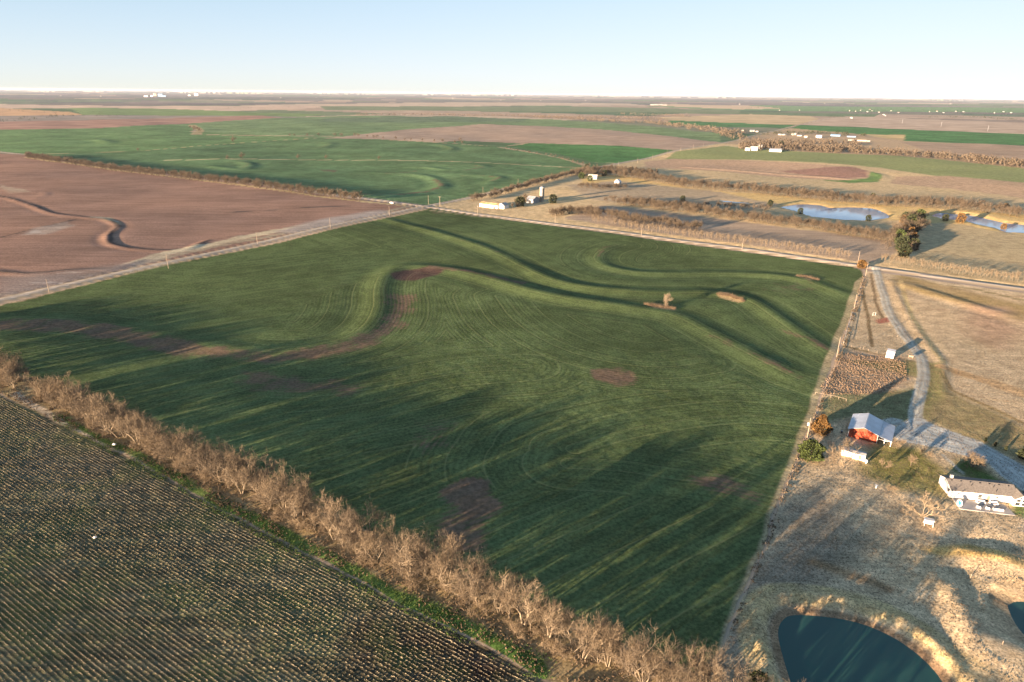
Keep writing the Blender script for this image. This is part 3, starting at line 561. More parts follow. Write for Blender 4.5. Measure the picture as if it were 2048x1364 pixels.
def prisms(p0, p1, r0, r1, k=4):
    p0, p1 = np.asarray(p0), np.asarray(p1); n = len(p0); d = p1-p0; d /= np.linalg.norm(d, axis=1)[:,None]+1e-9
    a = np.where(np.abs(d[:,2:3]) < 0.9, np.array([[0,0,1.0]]), np.array([[1.0,0,0]])); s = np.cross(d, a); s /= np.linalg.norm(s, axis=1)[:,None]; t = np.cross(d, s)
    th = np.arange(k)*2*PI/k; ring = s[:,None,:]*np.cos(th)[None,:,None]+t[:,None,:]*np.sin(th)[None,:,None]
    r0 = np.broadcast_to(r0, n)[:,None,None]; r1 = np.broadcast_to(r1, n)[:,None,None]
    co = np.concatenate([p0[:,None,:]+ring*r0, p1[:,None,:]+ring*r1], 1).reshape(-1, 3)
    b = (np.arange(n)*2*k)[:,None,None]; j = np.arange(k); f = np.stack([j, (j+1) % k, k+(j+1) % k, k+j], -1)[None]
    return co, (b+f).reshape(-1, 4)
def cat(*parts):
    co = []; fa_ = []; o = 0
    for c, f in parts:
        co.append(c); fa_.append(f+o); o += len(c)
    return np.concatenate(co), np.concatenate(fa_)
def unit(v): return v/(np.linalg.norm(v)+1e-9)
def branch_skeleton(rs, H, spread, stems=3, levels=4, lean=0.35, trunk=0.12, kids=(4, 5, 5, 5), up=0.25, droop=0.0):
    """lists of wood pieces per level for a bare broadleaf tree"""
    segs = []; tips = []
    def grow(p, d, L, r, lv):
        n = 3 if lv < 2 else 2; q = p.copy(); dd = d.copy(); pts = [q.copy()]
        for i in range(n):
            dd = unit(dd+rs.normal(0, 0.16, 3)+np.array([0, 0, up*(0.6 if lv else 0.3)-droop*lv]))
            q2 = q+dd*L/n; ra = r*(1-0.6*i/n); rb = r*(1-0.6*(i+1)/n); segs.append((q.copy(), q2.copy(), ra, rb, lv)); q = q2; pts.append(q.copy())
        if lv >= levels-1: tips.append((q, dd)); return
        for k in range(kids[lv]):
            t = rs.uniform(0.35, 1.0)*n; a = int(min(t, n-1)); pp = pts[a]+(pts[a+1]-pts[a])*(t-a)
            axis = unit(np.cross(dd, rs.normal(size=3))); an = rs.uniform(0.45, 1.05); nd = unit(dd*math.cos(an)+axis*math.sin(an)*spread)
            grow(pp, nd, L*rs.uniform(0.5, 0.75), r*0.5, lv+1)
    for s in range(stems):
        a = s*2*PI/stems+rs.uniform(-0.5, 0.5); ln = lean*rs.uniform(0.6, 1.3)*(0 if stems == 1 else 1)
        grow(np.array([math.cos(a)*0.15*(stems > 1), math.sin(a)*0.15*(stems > 1), -0.2]), unit(np.array([math.cos(a)*ln, math.sin(a)*ln, 1.0])), H*0.5, trunk*rs.uniform(0.7, 1.1), 0)
    return segs, tips
def bare_tree_meshes(seed, H, spread=1.0, stems=3, trunk=0.14, twigs=2600, tw=0.035, tl=0.9, levels=4, kids=(5, 5, 4, 4), mtr=None, mtw=None, up=0.25, lean=0.4, joined=False):
    rs = np.random.default_rng(seed); segs, tips = branch_skeleton(rs, H, spread, stems, levels, lean, trunk, kids, up)
    z = max(s[1][2] for s in segs); f = (H-tl*0.5)/z
    P0 = np.array([s[0] for s in segs]); P1 = np.array([s[1] for s in segs]); R0 = np.array([s[2] for s in segs]); R1 = np.array([s[3] for s in segs]); LV = np.array([s[4] for s in segs])
    P0 = P0*[1, 1, f]; P1 = P1*[1, 1, f]
    big = R0 > 0.028
    trunk_m = prisms(P0[big], P1[big], np.maximum(R0[big], 0.03), np.maximum(R1[big], 0.025), 4)
    parts = []
    if (~big).any(): parts.append(ribbons(P0[~big], P1[~big], np.maximum(R0[~big]*2, tw*1.3), np.maximum(R1[~big]*2, tw), rs))
    src = np.nonzero(LV >= max(1, levels-2))[0]; pick = rs.choice(src, twigs); t = rs.uniform(0, 1, twigs)[:,None]
    b = P0[pick]*(1-t)+P1[pick]*t; d = P1[pick]-P0[pick]; d /= np.linalg.norm(d, axis=1)[:,None]+1e-9; d = d+rs.normal(0, 0.75, d.shape)+[0, 0, 0.35]; d /= np.linalg.norm(d, axis=1)[:,None]
    parts.append(ribbons(b, b+d*rs.uniform(0.4, 1.2, twigs)[:,None]*tl, tw, tw*0.5, rs))
    cr_ = cat(*parts)
    if joined:
        co, fc = cat(trunk_m, cr_); mi = np.r_[np.zeros(len(trunk_m[1]), int), np.ones(len(cr_[1]), int)]
        return fast_mesh('bare_tree', co, fc, None, False, [mtr or M_TRUNK, mtw or M_TWIG], mi)
    return fast_mesh('trunk', *trunk_m, None, True, [mtr or M_TRUNK]), fast_mesh('crown', *cr_, None, False, [mtw or M_TWIG])
def cone_mesh(seed, H, Rr, n=1500, leaf=0.45, m=None, shape='cone', name='crown'):
    """evergreen crown: leaf sprays spread through an uneven cone"""
    rs = np.random.default_rng(seed); z = rs.uniform(0.02, 1, n)**0.9
    prof = (1-z)**0.75*(0.35+0.65*smooth(0, 0.18, z)) if shape == 'cone' else np.sqrt(np.clip(1-(2*z-0.9)**2/1.3, 0.02, 1))
    th = rs.uniform(0, 2*PI, n); lump = 1+0.22*np.sin(th*3+z*9+seed)+0.15*np.sin(th*7-z*17); r = Rr*prof*lump*(0.55+0.45*rs.uniform(0, 1, n)**0.4)
    c = np.stack([r*np.cos(th), r*np.sin(th), z*H*0.97+0.1], 1); out = np.stack([np.cos(th), np.sin(th), np.full(n, 0.55)], 1)
    d = out+rs.normal(0, 0.5, c.shape); d /= np.linalg.norm(d, axis=1)[:,None]; s = np.cross(d, rs.normal(size=c.shape)); s /= np.linalg.norm(s, axis=1)[:,None]
    L = leaf*rs.uniform(0.6, 1.4, n)[:,None]; co = np.stack([c-d*L*0.6, c+s*L*0.45, c+d*L, c-s*L*0.45], 1).reshape(-1, 3)
    return fast_mesh(name, co, np.arange(len(co)).reshape(-1, 4), None, False, [m or M_CED])
def tag(o, label=None, cat_=None, group=None, kind=None):
    if label: o['label'] = label
    if cat_: o['category'] = cat_
    if group: o['group'] = group
    if kind: o['kind'] = kind
    return o
def empty(name, loc, rz=0.0, s=1.0):
    o = bpy.data.objects.new(name, None); col.objects.link(o); o.location = loc; o.rotation_euler = (0, 0, rz); o.scale = (s, s, s) if not isinstance(s, tuple) else s; return o
def tree2(name, meshes, loc, rz, s, label, cat_, group=None):
    o = empty(name, loc, rz, s); tag(o, label, cat_, group); link('trunk', meshes[0], o); link('crown', meshes[1], o); return o
def one(name, me, loc, rz, s, label, cat_, group=None):
    o = link(name, me); o.location = loc; o.rotation_euler = (0, 0, rz); o.scale = (s, s, s) if not isinstance(s, tuple) else s; return tag(o, label, cat_, group)
rp = random.Random(11)
def along(px, n, width, pts=None):
    """n places along a line of the survey picture, spread over a width in metres"""
    p = PL(px) if pts is None else pts; seg = np.hypot(*(p[1:]-p[:-1]).T); cum = np.r_[0, np.cumsum(seg)]; out = []
    for i in range(n):
        s = (i+rp.uniform(0.15, 0.85))/n*cum[-1]; k = min(int(np.searchsorted(cum, s)-1), len(seg)-1); k = max(k, 0)
        a = p[k]+(p[k+1]-p[k])*(s-cum[k])/seg[k]; d = (p[k+1]-p[k])/seg[k]; q = rp.uniform(-width/2, width/2); out.append((a[0]-d[1]*q, a[1]+d[0]*q))
    return out
GRADE = {}
# --- the hedgerow in front: two ragged rows of bare trees
HT = [bare_tree_meshes(100+i, 10.0, 1.0, st, tk*1.2, 1700, 0.028, 0.95, 4, (5, 5, 4, 4), up=u) for i, (st, tk, u) in enumerate(((3, 0.15, 0.22), (2, 0.19, 0.3), (4, 0.12, 0.18), (3, 0.14, 0.28), (2, 0.17, 0.16), (5, 0.10, 0.25)))]
for m_ in HT[2:3]+HT[5:6]: m_[1].materials[0] = M_TWIG2
HB = [bare_tree_meshes(140+i, 4.0, 1.1, 6, 0.05, 1500, 0.03, 0.7, 3, (5, 5, 4), M_TWIG2, M_TWIG, 0.15, 0.7, joined=True) for i in range(3)]
hl = along(None, 104, 3.4, HEDGE[1:]+0.0); hl2 = along(None, 84, 2.5, HEDGE[1:]+np.array([-HU[1], HU[0]])*4.2)
def hedge_label(x, y):
    t = (x-HEDGE[1][0])*HU[0]+(y-HEDGE[1][1])*HU[1]
    for lim, part in ((26, 'of the clump left of the gap at the left picture edge'), (95, 'in the left hedgerow just right of the gap'), (165, 'in the stretch above the green weeds'), (235, 'in the middle stretch of the hedgerow with pale trunks'), (300, 'in the lower hedgerow near the dark soil patch'), (1e9, 'at the lower end of the hedgerow near the pond')):
        if t < lim: return 'bare leafless tree '+part, 'hedgerow trees '+part
def clear_gap(x, y):
    q = P(70, 780); return math.hypot(x-q[0], y-q[1]) > 7
for i, (x, y) in enumerate(hl+hl2):
    if not clear_gap(x, y): continue
    s = rp.choice((rp.uniform(0.65, 0.9), rp.uniform(0.9, 1.15), rp.uniform(1.05, 1.4))); o = tree2('hedgerow_tree', HT[rp.randrange(6)], (x, y, hz(x, y)-0.1), rp.uniform(0, 6.28), (s*rp.uniform(0.85, 1.1), s*rp.uniform(0.85, 1.1), s), hedge_label(x, y)[0], 'tree', hedge_label(x, y)[1])
for i, (x, y) in enumerate(along(None, 150, 9.5, HEDGE[1:]+np.array([-HU[1], HU[0]])*1.6)):
    if not clear_gap(x, y): continue
    s = rp.uniform(0.5, 1.1); one('bare_shrub', HB[i % 3], (x, y, hz(x, y)-0.1), rp.uniform(0, 6.28), s, hedge_label(x, y)[0].replace('bare leafless tree', 'low bare bush'), 'bush', hedge_label(x, y)[1].replace('trees', 'bushes'))
# trees and brush beyond the lower edge of the picture, whose shadows fall into it
for (x, y) in along(None, 34, 9, np.array([HEDGE[1]-HU*95, HEDGE[1]-HU*4])):
    s = rp.uniform(0.95, 1.4); tree2('hedgerow_tree', HT[rp.randrange(6)], (x, y, hz(x, y)-0.1), rp.uniform(0, 6), s, 'tall bare tree of the clump at the left picture edge', 'tree', 'tall trees at the left picture edge')
for (x, y) in along([(1500,1420),(1640,1640),(1800,1900)], 7, 10):
    s = rp.uniform(0.7, 1.05); tree2('hedgerow_tree', HT[rp.randrange(6)], (x, y, hz(x, y)-0.1), rp.uniform(0, 6), s, 'bare tree on the bank behind the near pond', 'tree', 'trees behind the near pond')
# --- stubble: straw tufts in rows
def tufts(px, density, h_, w_, rows=None, seed=1, clump=None, jitter=0.12):
    rs = np.random.default_rng(seed); p = PL(px); a, b, c, d = box_of(p, 0)
    if rows:
        u = HU; v = np.array([-HU[1], HU[0]]); cs = p@u; ct = p@v; n_r = int((ct.max()-ct.min())/rows[0]); n_c = int((cs.max()-cs.min())/rows[1])
        r0 = math.ceil(ct.min()/rows[0]); I, J = np.meshgrid(np.arange(n_r), np.arange(n_c), indexing='ij'); S = cs.min()+J.ravel()*rows[1]+rs.uniform(-0.25, 0.25, I.size); T = (r0+I.ravel())*rows[0]+0.24-0.5*np.sin(S/60)+rs.normal(0, jitter, I.size)
        X = S*u[0]+T*v[0]; Y = S*u[1]+T*v[1]
    else:
        n = int((b-a)*(d-c)*density); X = rs.uniform(a, b, n); Y = rs.uniform(c, d, n)
    k = inside(X, Y, p); X, Y = X[k], Y[k]
    if rows: k = rs.uniform(0, 1, len(X)) < 0.30+0.9*vnoise(X*1.0, Y*1.0, 16, 61)*(0.5+vnoise((X*v[0]+Y*v[1]), (X*u[0]+Y*u[1])*0.06, 1.7, 62)); X, Y = X[k], Y[k]
    if clump: k = vnoise(X, Y, clump, seed+5)+rs.uniform(-0.25, 0.25, len(X)) > 0.5; X, Y = X[k], Y[k]
    Z = height(X, Y); n = len(X); th = rs.uniform(0, PI, n); hh = h_*rs.uniform(0.5, 1.4, n); ww = w_*rs.uniform(0.6, 1.4, n)
    lx, ly = rs.normal(0, 0.25, n)*hh, rs.normal(0, 0.25, n)*hh
    def quad(t):
        dx, dy = np.cos(t)*ww/2, np.sin(t)*ww/2
        return np.stack([np.stack([X-dx, Y-dy, Z-0.03], 1), np.stack([X+dx, Y+dy, Z-0.03], 1), np.stack([X+dx*1.5+lx, Y+dy*1.5+ly, Z+hh], 1), np.stack([X-dx*1.5+lx, Y-dy*1.5+ly, Z+hh*0.9], 1)], 1)
    if rows: th = math.atan2(HU[1], HU[0])+rs.normal(0, 0.35, n); w1 = ww*2.0; ww0 = ww; ww = w1; qa = quad(th); ww = ww0*0.8; qb = quad(th+PI/2); co = np.concatenate([qa, qb], 0).reshape(-1, 3); return co, np.arange(len(co)).reshape(-1, 4)
    co = np.concatenate([quad(th), quad(th+PI/2)], 0).reshape(-1, 3); return co, np.arange(len(co)).reshape(-1, 4)
def stuff(name, cf, m, label, cat_):
    o = link(name, fast_mesh(name, *cf, None, False, [m])); return tag(o, label, cat_, None, 'stuff')
stuff('crop_stubble', tufts([(-80,752),(0,798),(120,856),(300,950),(480,1054),(640,1140),(800,1226),(960,1310),(1080,1380),(800,1420),(-120,1420)], 0, 0.15, 0.12, rows=(0.95, 0.24), seed=3, jitter=0.06), M_STRAW, 'rows of cut straw stubble covering the dark field in the lower left', 'stubble')
stuff('dry_grass', tufts([(1735,545),(2100,600),(2150,1420),(1900,1380),(1790,1270),(1560,1210),(1550,1420),(1400,1420),(1460,1270),(1640,860),(1690,700)], 2.2, 0.09, 0.16, seed=8), M_DRY, 'short tawny winter grass round the houses and ponds', 'grass')
stuff('scrub_grass', tufts([(1690,705),(1790,716),(1812,724),(1815,760),(1760,790),(1650,790),(1640,775)], 2.2, 0.26, 0.24, seed=9), M_SCRUB, 'rusty weeds in the rough plot below the white shelter', 'weeds')
stuff('hedge_weeds', tufts([(100,826),(200,872),(300,918),(480,1012),(640,1098),(800,1178),(960,1252),(1080,1310),(1160,1370),(1060,1368),(900,1285),(740,1200),(560,1108),(400,1016),(240,922),(110,846)], 5.0, 0.22, 0.20, seed=10, clump=6), M_GREENW, 'low green weeds along the foot of the hedgerow', 'weeds')
stuff('edge_grass', tufts([(1726,548),(1736,556),(1684,718),(1640,840),(1560,1040),(1468,1275),(1450,1290),(1540,1040),(1625,836),(1672,716)], 4.0, 0.3, 0.25, seed=12, clump=2), M_DRY, 'strip of pale dry weeds along the right edge of the wheat', 'grass')
stuff('hedge_litter', tufts([(-60,716),(40,756),(110,788),(300,872),(480,954),(660,1034),(840,1122),(1000,1200),(1150,1268),(1290,1324),(1440,1420),(1240,1420),(1080,1364),(960,1296),(800,1212),(640,1128),(480,1042),(300,940),(120,850),(0,790)], 3.0, 0.35, 0.22, seed=14, clump=3), M_BRUSH, 'dry brushy undergrowth beneath the hedgerow trees', 'undergrowth')
# --- mid-distance trees (small in the picture: one mesh each)
MT = [bare_tree_meshes(200+i, 9.0, 1.0, 3, 0.14, 520, 0.085, 1.3, 3, (6, 6, 5), M_TWIGF, M_TWIGF if i != 2 else M_TWIG2, 0.25, 0.45, joined=True) for i in range(4)]
SP = [bare_tree_meshes(220+i, 7.0, 0.55, 2, 0.07, 170, 0.05, 0.8, 3, (5, 4, 4), M_SAP, M_SAP, 0.55, 0.18, joined=True) for i in range(3)]
CEDM = [cone_mesh(240+i, 7.0, 2.6, 500, 0.75, m, 'oval') for i, m in enumerate((M_CED, M_CEDR, M_CEDD))]
def belt(px, n, width, meshes, name, s0, s1, label, cat_, group, squash=1.0):
    for i, (x, y) in enumerate(along(px, n, width)):
        s = rp.uniform(s0, s1); one(name, rp.choice(meshes), (x, y, hz(x, y)-0.1), rp.uniform(0, 6.28), (s*squash, s*squash, s), label, cat_, group)
belt([(52,316),(180,334),(400,362),(560,381),(722,400)], 230, 11, MT, 'windbreak_tree', 1.05, 1.5, 'bare bushy tree in the long windbreak behind the ploughed field', 'tree', 'trees of the windbreak behind the ploughed field')
belt([(1185,444),(1280,461),(1480,487),(1700,517)], 120, 4, SP, 'sapling', 0.95, 1.35, 'slim pale leafless tree in the planted row beside the cross road', 'tree', 'planted row of trees beside the cross road')
belt([(1760,524),(2048,566),(2120,577)], 60, 4, SP, 'sapling', 0.95, 1.3, 'slim pale leafless tree in the planted row beside the cross road', 'tree', 'planted row of trees beside the cross road')
belt([(1170,425),(1200,432),(1280,446),(1400,462)], 60, 14, MT, 'copse_tree', 0.9, 1.3, 'low bare tree in the copse beside the farmyard behind the planted row', 'tree', 'copse between farmyard and planted row')
belt([(1240,408),(1320,418),(1500,443),(1640,462),(1790,486)], 170, 16, MT, 'field_belt_tree', 0.85, 1.35, 'bare brown tree in the belt between the long field and the ponds', 'tree', 'tree belt in front of the far ponds')
belt([(1210,400),(1400,418),(1540,424)], 50, 30, MT, 'meadow_bush', 0.5, 0.95, 'scattered bare bush on the meadow above the tree belt', 'bush', 'scattered bushes on the meadow')
belt([(1150,352),(1240,354),(1300,360),(1380,372),(1500,384),(1620,396),(1720,408),(1880,416),(1960,424),(2100,440)], 260, 26, MT, 'creek_tree', 1.0, 1.65, 'bare tree in the winding creek wood above the far ponds', 'tree', 'creek wood above the far ponds')
belt([(944,400),(1000,388),(1080,368),(1150,350),(1180,344)], 75, 8, MT, 'roadside_tree', 0.85, 1.3, 'bare bushy tree lining the far road beyond the crossing', 'tree', 'trees lining the far road')
belt([(1795,505),(1815,470),(1822,440)], 26, 22, MT, 'pond_wood_tree', 1.1, 1.6, 'tall bare tree in the wood between the two far ponds', 'tree', 'wood between the far ponds')
belt([(1812,520),(1808,492),(1815,468),(1812,448),(1830,440)], 17, 14, CEDM, 'cedar_tree', 1.1, 1.7, 'large rounded evergreen in the wood between the two far ponds', 'evergreen', 'evergreens between the far ponds')
belt([(1100,430),(1150,427),(1200,432)], 34, 16, MT, 'copse_tree', 0.8, 1.2, 'low bare tree in the copse beside the farmyard behind the planted row', 'tree', 'copse between farmyard and planted row')
belt([(1020,416),(1046,404),(1062,396)], 9, 12, MT, 'farmyard_tree', 0.7, 1.1, 'bare tree standing about the silo farmyard', 'tree', 'bare trees about the silo farmyard')
belt([(1160,374),(1205,378),(1250,376)], 34, 14, MT, 'farm_wood_tree', 0.6, 0.95, 'brown bare tree in front of the sunken farmhouse', 'tree', 'brown trees in front of the sunken farmhouse')
belt([(1165,346),(1220,343),(1310,350)], 60, 22, MT, 'farm_wood_tree', 0.9, 1.4, 'bare tree in the wood behind the sunken farmhouse', 'tree', 'wood behind the sunken farmhouse')
belt([(560,272),(700,273),(800,281),(860,284),(930,289)], 20, 22, MT, 'boundary_tree', 0.9, 1.5, 'lone bare tree along the upper field boundary beyond the windbreak', 'tree', 'trees along the upper field boundary')
belt([(1010,299),(1100,312),(1170,330),(1200,333)], 26, 10, MT, 'ditch_bush', 0.4, 0.7, 'small bare bush along the curved ditch near the far road', 'bush', 'bushes along the curved ditch')
belt([(386,254),(396,263)], 14, 25, MT, 'bare_tree', 0.9, 1.2, 'bare tree in the small clump amid the far green field', 'tree', 'clump amid the far green field')
for px_, s_, lb in (((467,285), 1.5, 'lone bare tree on the left field boundary beyond the windbreak'), ((484,318), 1.2, 'lone round bare tree on the middle field boundary'), ((455,319), 0.8, 'small bare tree left of the round one on the middle boundary'), ((596,318), 0.9, 'small bare tree midway along the middle field boundary'), ((276,302), 0.7, 'small dark bush on the left field boundary'), ((652,318), 0.8, 'bare bush on the middle boundary right of centre'), ((758,319), 0.7, 'dark bush on the middle boundary near its centre'), ((920,284), 1.2, 'taller pale bare tree standing on the upper boundary')):
    l = at(*px_); one('bare_tree', MT[0], l, 0, s_*1.3, lb, 'tree')
l = at(1330, 612); tree2('bare_tree', bare_tree_meshes(300, 8.8, 0.8, 2, 0.2, 2400, 0.05, 0.8, 4, (5, 5, 4, 4), M_TRUNK, M_TRUNK), l, 1.0, 1.0, 'lone leafless tree on a brush patch in the green wheat', 'tree')
for px_, n_, lb in (((1310,611), 7, 'dry brush patch'), ((1460,590), 9, 'dry brush'), ((1612,551), 7, 'dry brush')): pass
def brush(line, n, width, label):
    parts = []
    rs = np.random.default_rng(n*7)
    for (x, y) in along(line, n, width):
        z = hz(x, y); q = rs.normal(0, 0.5, (50, 3))*[1, 1, 0.0]+[x, y, z]; d = rs.normal(0, 0.6, (50, 3)); d[:,2] = np.abs(d[:,2])+0.5; parts.append(ribbons(q, q+d*rs.uniform(0.5, 1.3, 50)[:,None], 0.09, 0.05, rs))
    c, f = cat(*parts); o = link('brush_patch', fast_mesh('brush_patch', c, f, None, False, [M_BRUSH])); tag(o, label, 'brush', None, 'stuff')
brush([(1290,607),(1320,611),(1350,614)], 26, 3.0, 'patch of pale dry brush under the lone tree in the wheat')
brush([(1436,585),(1460,588),(1490,598)], 30, 2.4, 'long patch of pale dry brush on the wheat terrace right of the lone tree')
brush([(1594,549),(1614,550),(1638,557)], 22, 2.0, 'patch of pale dry brush on the upper right wheat terrace')
# cedars
for px_, s_, k, lb in (((1641,866), 1.15, 1, 'rust tinged cedar beside the utility pole at the wheat edge'), ((1621,918), 1.05, 0, 'green cedar left of the white trailer')):
    l = at(*px_); m_ = M_CEDR if k else M_CED
    tr = fast_mesh('trunk', *prisms([[0,0,-0.2]], [[0,0,3.0]], 0.22, 0.12, 6), None, True, [M_TRUNK])
    tree2('cedar_tree', (tr, cone_mesh(260+k, 6.6, 3.5, 5200, 0.36, m_, 'oval' if not k else 'cone')), l, k*1.3, s_, lb, 'evergreen')
trs = fast_mesh('trunk', *prisms([[0,0,-0.2]], [[0,0,1.5]], 0.12, 0.08, 5), None, True, [M_TRUNK]); csm = cone_mesh(270, 4.2, 1.9, 900, 0.45, M_CEDR, 'oval'); csd = cone_mesh(271, 3.2, 1.5, 900, 0.4, M_CEDD, 'oval'); csg = cone_mesh(272, 3.4, 1.5, 900, 0.35, M_CED, 'oval')
for px_, s_, me_, lb in (((1723,536), 1.5, csm, 'brown green cedar at the head of the driveway beside the pole'), ((1516,1375), 1.1, csg, 'small bright green cedar at the lower picture edge left of the pond'), ((2046,917), 1.1, csd, 'dark evergreen bush above the far end of the driveway'),
                          ((1040,413), 2.6, CEDM[2], 'dark evergreen between the white farmhouse and the silo'), ((1106,407), 1.5, CEDM[2], 'dark evergreen right of the silo'), ((1163,357), 2.0, CEDM[0], 'evergreen left of the grey roofed farmhouse'), ((1180,362), 1.8, CEDM[0], 'evergreen in front of the grey roofed farmhouse'), ((1208,352), 2.0, CEDM[2], 'dark evergreen right of the grey roofed farmhouse'), ((1174,337), 1.8, CEDM[2], 'evergreen where the far road meets the middle boundary'),
                          ((1365,403), 1.0, CEDM[2], 'dark cedar on the meadow left of the far pond'), ((1388,421), 0.9, CEDM[2], 'dark cedar above the tree belt left of the pond'), ((1540,412), 1.0, CEDM[2], 'dark cedar at the left shore of the far pond'), ((1600,428), 0.9, CEDM[2], 'dark cedar on the lower left pond shore'), ((1736,442), 0.9, CEDM[2], 'dark cedar on the lower right pond shore'), ((1920,446), 1.4, CEDM[1], 'golden evergreen on the bank of the right far pond'), ((1890,442), 1.0, CEDM[2], 'dark evergreen left of the golden one on the pond bank'), ((2006,460), 0.9, CEDM[1], 'low brown bush on the bank of the right far pond'),
                          ((1745,398), 1.0, CEDM[0], 'green cedar in the creek wood above the pond'), ((2010,420), 1.7, CEDM[1], 'golden evergreen at the right end of the creek wood'), ((1562,294), 3.2, CEDM[2], 'dark evergreen at the far farmstead beside the barn')):
    l = at(*px_)
    if me_ in CEDM: one('cedar_tree', me_, l, rp.uniform(0, 6), s_ if s_ < 1.6 else (s_*0.7, s_*0.7, s_*0.62), lb, 'evergreen')
    else: tree2('cedar_tree', (trs, me_), l, rp.uniform(0, 6), s_, lb, 'evergreen')
for px_ in ((1970,884),(1990,893),(2011,901)):
    one('evergreen_seedling', csd, at(*px_), rp.uniform(0, 6), (0.25, 0.25, 0.55), 'knee high dark evergreen seedling in the row beyond the driveway', 'shrub', 'row of seedlings beyond the driveway')
# yard trees
for i, (px_, H_, st, sp_, tk, tw_, lb) in enumerate((((1686,929), 9.5, 3, 0.85, 0.16, 2600, 'many stemmed bare tree standing in front of the white trailer'), ((1846,1033), 8.0, 4, 1.1, 0.22, 1900, 'spreading pale bare tree beside the patio'), ((1944,934), 6.0, 9, 1.2, 0.10, 3200, 'round many stemmed bare bush tree between driveway and house'),
        ((1796,898), 4.6, 2, 0.8, 0.07, 900, 'small bare tree at the corner of the gravel yard'), ((1822,931), 4.4, 2, 0.8, 0.07, 900, 'small tawny bare tree in the lawn below the gravel yard'), ((1767,936), 3.2, 2, 0.8, 0.05, 600, 'slight bare sapling in the lawn right of the trailer'), ((1783,984), 2.4, 2, 0.8, 0.05, 500, 'tiny bare sapling in the middle of the lawn'), ((1853,912), 3.0, 2, 0.8, 0.05, 500, 'small bare sapling below the edge of the gravel yard'))):
    tm = bare_tree_meshes(320+i, H_, sp_, st, tk, tw_, 0.035, 0.8, 4, (4, 4, 4, 4) if st < 6 else (4, 3, 3, 3), M_PALE if i == 1 else M_TRUNK, M_PALE if i in (1,) else M_TWIG, 0.2 if i != 1 else 0.1, 0.75 if i in (1, 2) else 0.45)
    tree2('bare_tree', tm, at(*px_), i*1.1, 1.0, lb, 'tree')
# --- far woods: crowns scattered by the thousand, one object each
def woods(name, lines, label, hgt=9.0, m=None, seed=1):
    rs = np.random.default_rng(seed); parts = []
    for px, n, width, k in lines:
        pts = along(px, n, width); xy = np.array(pts); z = hza(xy[:,0], xy[:,1])
        n_t = int(k*1.5); N_ = len(pts)*n_t; base = np.repeat(np.column_stack([xy, z]), n_t, 0); hh = np.repeat(hgt*rs.uniform(0.55, 1.2, len(pts)), n_t)
        w = hh*0.42; th = rs.uniform(0, 2*PI, N_); r = w*np.sqrt(rs.uniform(0, 1, N_)); zz = hh*(0.15+0.8*rs.uniform(0, 1, N_)*(1-0.35*(r/w)**2))
        c = base+np.column_stack([r*np.cos(th), r*np.sin(th), zz]); L = hh*0.12*rs.uniform(0.6, 1.4, N_); d = rs.normal(size=(N_, 3)); d[:,2] = np.abs(d[:,2])+0.4; d /= np.linalg.norm(d, axis=1)[:,None]
        parts.append(ribbons(c-d*L[:,None], c+d*L[:,None], L*0.8, L*0.4, rs))
    c, f = cat(*parts); o = link(name, fast_mesh(name, c, f, None, False, [m or M_TWIG2])); tag(o, label, 'woods', None, 'stuff')
woods('far_woods', [([(715,231),(840,230),(960,232),(1080,234),(1240,236),(1330,240)], 420, 60, 10), ([(1060,234),(1200,242),(1330,248),(1420,262),(1480,268)], 520, 120, 10), ([(1240,228),(1340,231),(1372,234)], 120, 90, 9)], 'dark band of leafless woods winding across the far green fields', 14, M_TWIG2, 21)
woods('town_woods', [([(1480,296),(1540,298),(1640,300),(1700,304)], 330, 130, 14), ([(1500,285),(1620,288),(1720,292)], 110, 60, 12), ([(1700,304),(1800,310),(1900,318),(2060,336),(2200,348)], 330, 60, 14), ([(1480,280),(1440,266)], 70, 50, 10)], 'leafless creek woods below the far farmsteads', 15, M_TWIGF, 22)
woods('town_trees', [([(1520,271),(1600,268),(1640,266),(1730,273)], 70, 90, 20)], 'dark trees among the far farm buildings', 11, M_CEDD, 25)
woods('distant_woods', [([(0,245),(120,232),(250,234)], 60, 120, 8), ([(40,220),(120,225),(250,228)], 50, 200, 6), ([(330,206),(420,205)], 20, 100, 6), ([(0,200),(300,199),(700,200)], 160, 1500, 5), ([(700,199),(1000,201),(1200,203)], 190, 900, 5), ([(1200,206),(1600,209),(2048,214)], 220, 1600, 5), ([(1700,221),(1800,219),(2048,232)], 240, 500, 6), ([(1850,236),(1950,235),(2048,242)], 160, 120, 6), ([(0,193),(600,192),(1100,193)], 240, 6000, 4), ([(1000,194),(1500,198),(2048,206)], 300, 6000, 4), ([(400,218),(700,216),(900,216)], 40, 300, 6), ([(1476,216),(1560,214)], 60, 60, 6), ([(1660,236),(1690,235)], 20, 40, 6)], 'thin dark lines of trees scattered to the horizon', 11, M_CEDD, 23)
